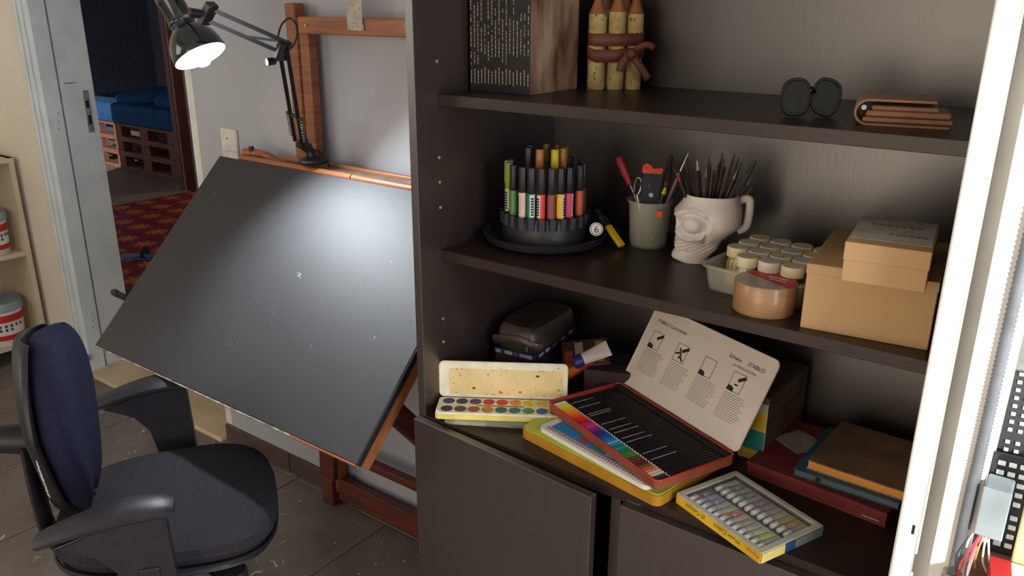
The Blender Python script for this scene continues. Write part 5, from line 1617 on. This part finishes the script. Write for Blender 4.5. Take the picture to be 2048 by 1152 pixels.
def side_text(body, x, size, m, flip=True):
    # the print reads from the right end to the left, upside down on the standing side
    return text_obj('lettering', body, size, m, ys, frame((x, -UD / 2 - 0.0008, 0.0140), (-1, 0, 0), (0, 0, -1)), 0.0001)
side_text('Pentel.', 0.092, 0.0100, mat('red_orange_ink', (206, 70, 30), 0.5))
side_text('Water Colors', 0.054, 0.0100, mat('dark_olive_ink', (60, 56, 20), 0.5))
side_text('25 Colours', -0.022, 0.0100, mat('dark_olive_ink', (60, 56, 20), 0.5))
# frame of the clear lid: rim strips and pane
rimm = mat('frosted_rim', (196, 190, 176), 0.35)
for (x0, x1, y0, y1) in ((-UW / 2 + 0.002, UW / 2 - 0.001, -UD / 2 + 0.0008, -UD / 2 + 0.011), (-UW / 2 + 0.002, UW / 2 - 0.001, UD / 2 - 0.011, UD / 2 - 0.001),
                         (-UW / 2 + 0.001, -UW / 2 + 0.012, -UD / 2 + 0.011, UD / 2 - 0.011), (UW / 2 - 0.012, UW / 2 - 0.0005, -UD / 2 + 0.011, UD / 2 - 0.011)):
    obj('lid_rim', box(x0, x1, y0, y1, UH - 0.0025, UH, 0.0008, 1), rimm, ts)
obj('lid_pane', box(-UW / 2 + 0.012, UW / 2 - 0.012, -UD / 2 + 0.011, UD / 2 - 0.011, UH - 0.0018, UH - 0.0010), mat('clear_pane', (240, 240, 236), 0.12, alpha=0.06), ts)
tube_cols = [(90, 80, 70), (120, 124, 160), (110, 120, 170), (170, 168, 158), (190, 190, 130), (196, 90, 70), (190, 178, 160), (176, 150, 150), (190, 180, 160), (196, 196, 150), (200, 196, 70), (190, 180, 190),
             (170, 170, 150), (130, 130, 130), (150, 160, 150), (120, 140, 130), (160, 160, 160), (150, 140, 150), (180, 140, 150), (190, 150, 150), (186, 180, 170), (206, 160, 90), (206, 150, 70), (180, 170, 160)]
def small_tube():
    bm = NB()
    rings = []
    L = 0.040
    for k in range(7):
        t = k / 6
        a_ = 0.0052 * (1 + 0.25 * t); c_ = 0.0050 * (1 - t) + 0.0007
        rings.append([bm.verts.new((a_ * math.cos(2 * math.pi * j / 12), 0.011 + L * t, c_ * math.sin(2 * math.pi * j / 12))) for j in range(12)])
    for a, c in zip(rings, rings[1:]):
        for j in range(12):
            bm.faces.new((a[j], a[(j + 1) % 12], c[(j + 1) % 12], c[j]))
    bm.faces.new(rings[0][::-1]); bm.faces.new(rings[-1])
    return bm
cap_me = neck_me = None
Ru = Matrix.Rotation(TUA, 3, 'Z')
M_TCAP = mat('pale_tube_cap', (226, 224, 216), 0.35)
for r in range(2):
    for c in range(12):
        x = -UW / 2 + 0.021 + c * 0.0135
        y = -UD / 2 + 0.0135 + r * 0.060
        loc = Vector((-0.3735, 1.1525, ZD)) + Ru @ Vector((x, y, 0.0114))
        col = tube_cols[r * 12 + c]
        t = thing('watercolour_tube', 'paint tube, %s from the far end, %s row of the yellow tube box' % (nth(c), 'front' if r == 0 else 'rear'), 'paint tube', loc, TUA, 'watercolour tubes in the yellow box')
        obj('tube_body', small_tube(), mat('foil_tube_%d' % (r * 12 + c), tuple(min(255, int(v * 1.05)) for v in col), 0.35, 0.35, col2=(200, 196, 188), scale=90, lo=0.45, hi=0.6), t, True)
        zt = Matrix.Rotation(-math.pi / 2, 4, 'X')
        if cap_me is None:
            o = obj('cap', lathe([(0.0036, 0.0), (0.0042, 0.001), (0.0046, 0.0085), (0.003, 0.0110)], 12, M=zt), M_TCAP, t, True); cap_me = o.data
            o = obj('label_band', lathe([(0.0054, 0.0155), (0.0056, 0.0175)], 12, M=zt @ Matrix.Diagonal((1.0, 0.93, 1, 1)), close=False), M_STEEL, t, True); neck_me = o.data
        else:
            for nm2, me2 in (('cap', cap_me), ('label_band', neck_me)):
                o = bpy.data.objects.new(nm2, me2); COL.objects.link(o); o.parent = t
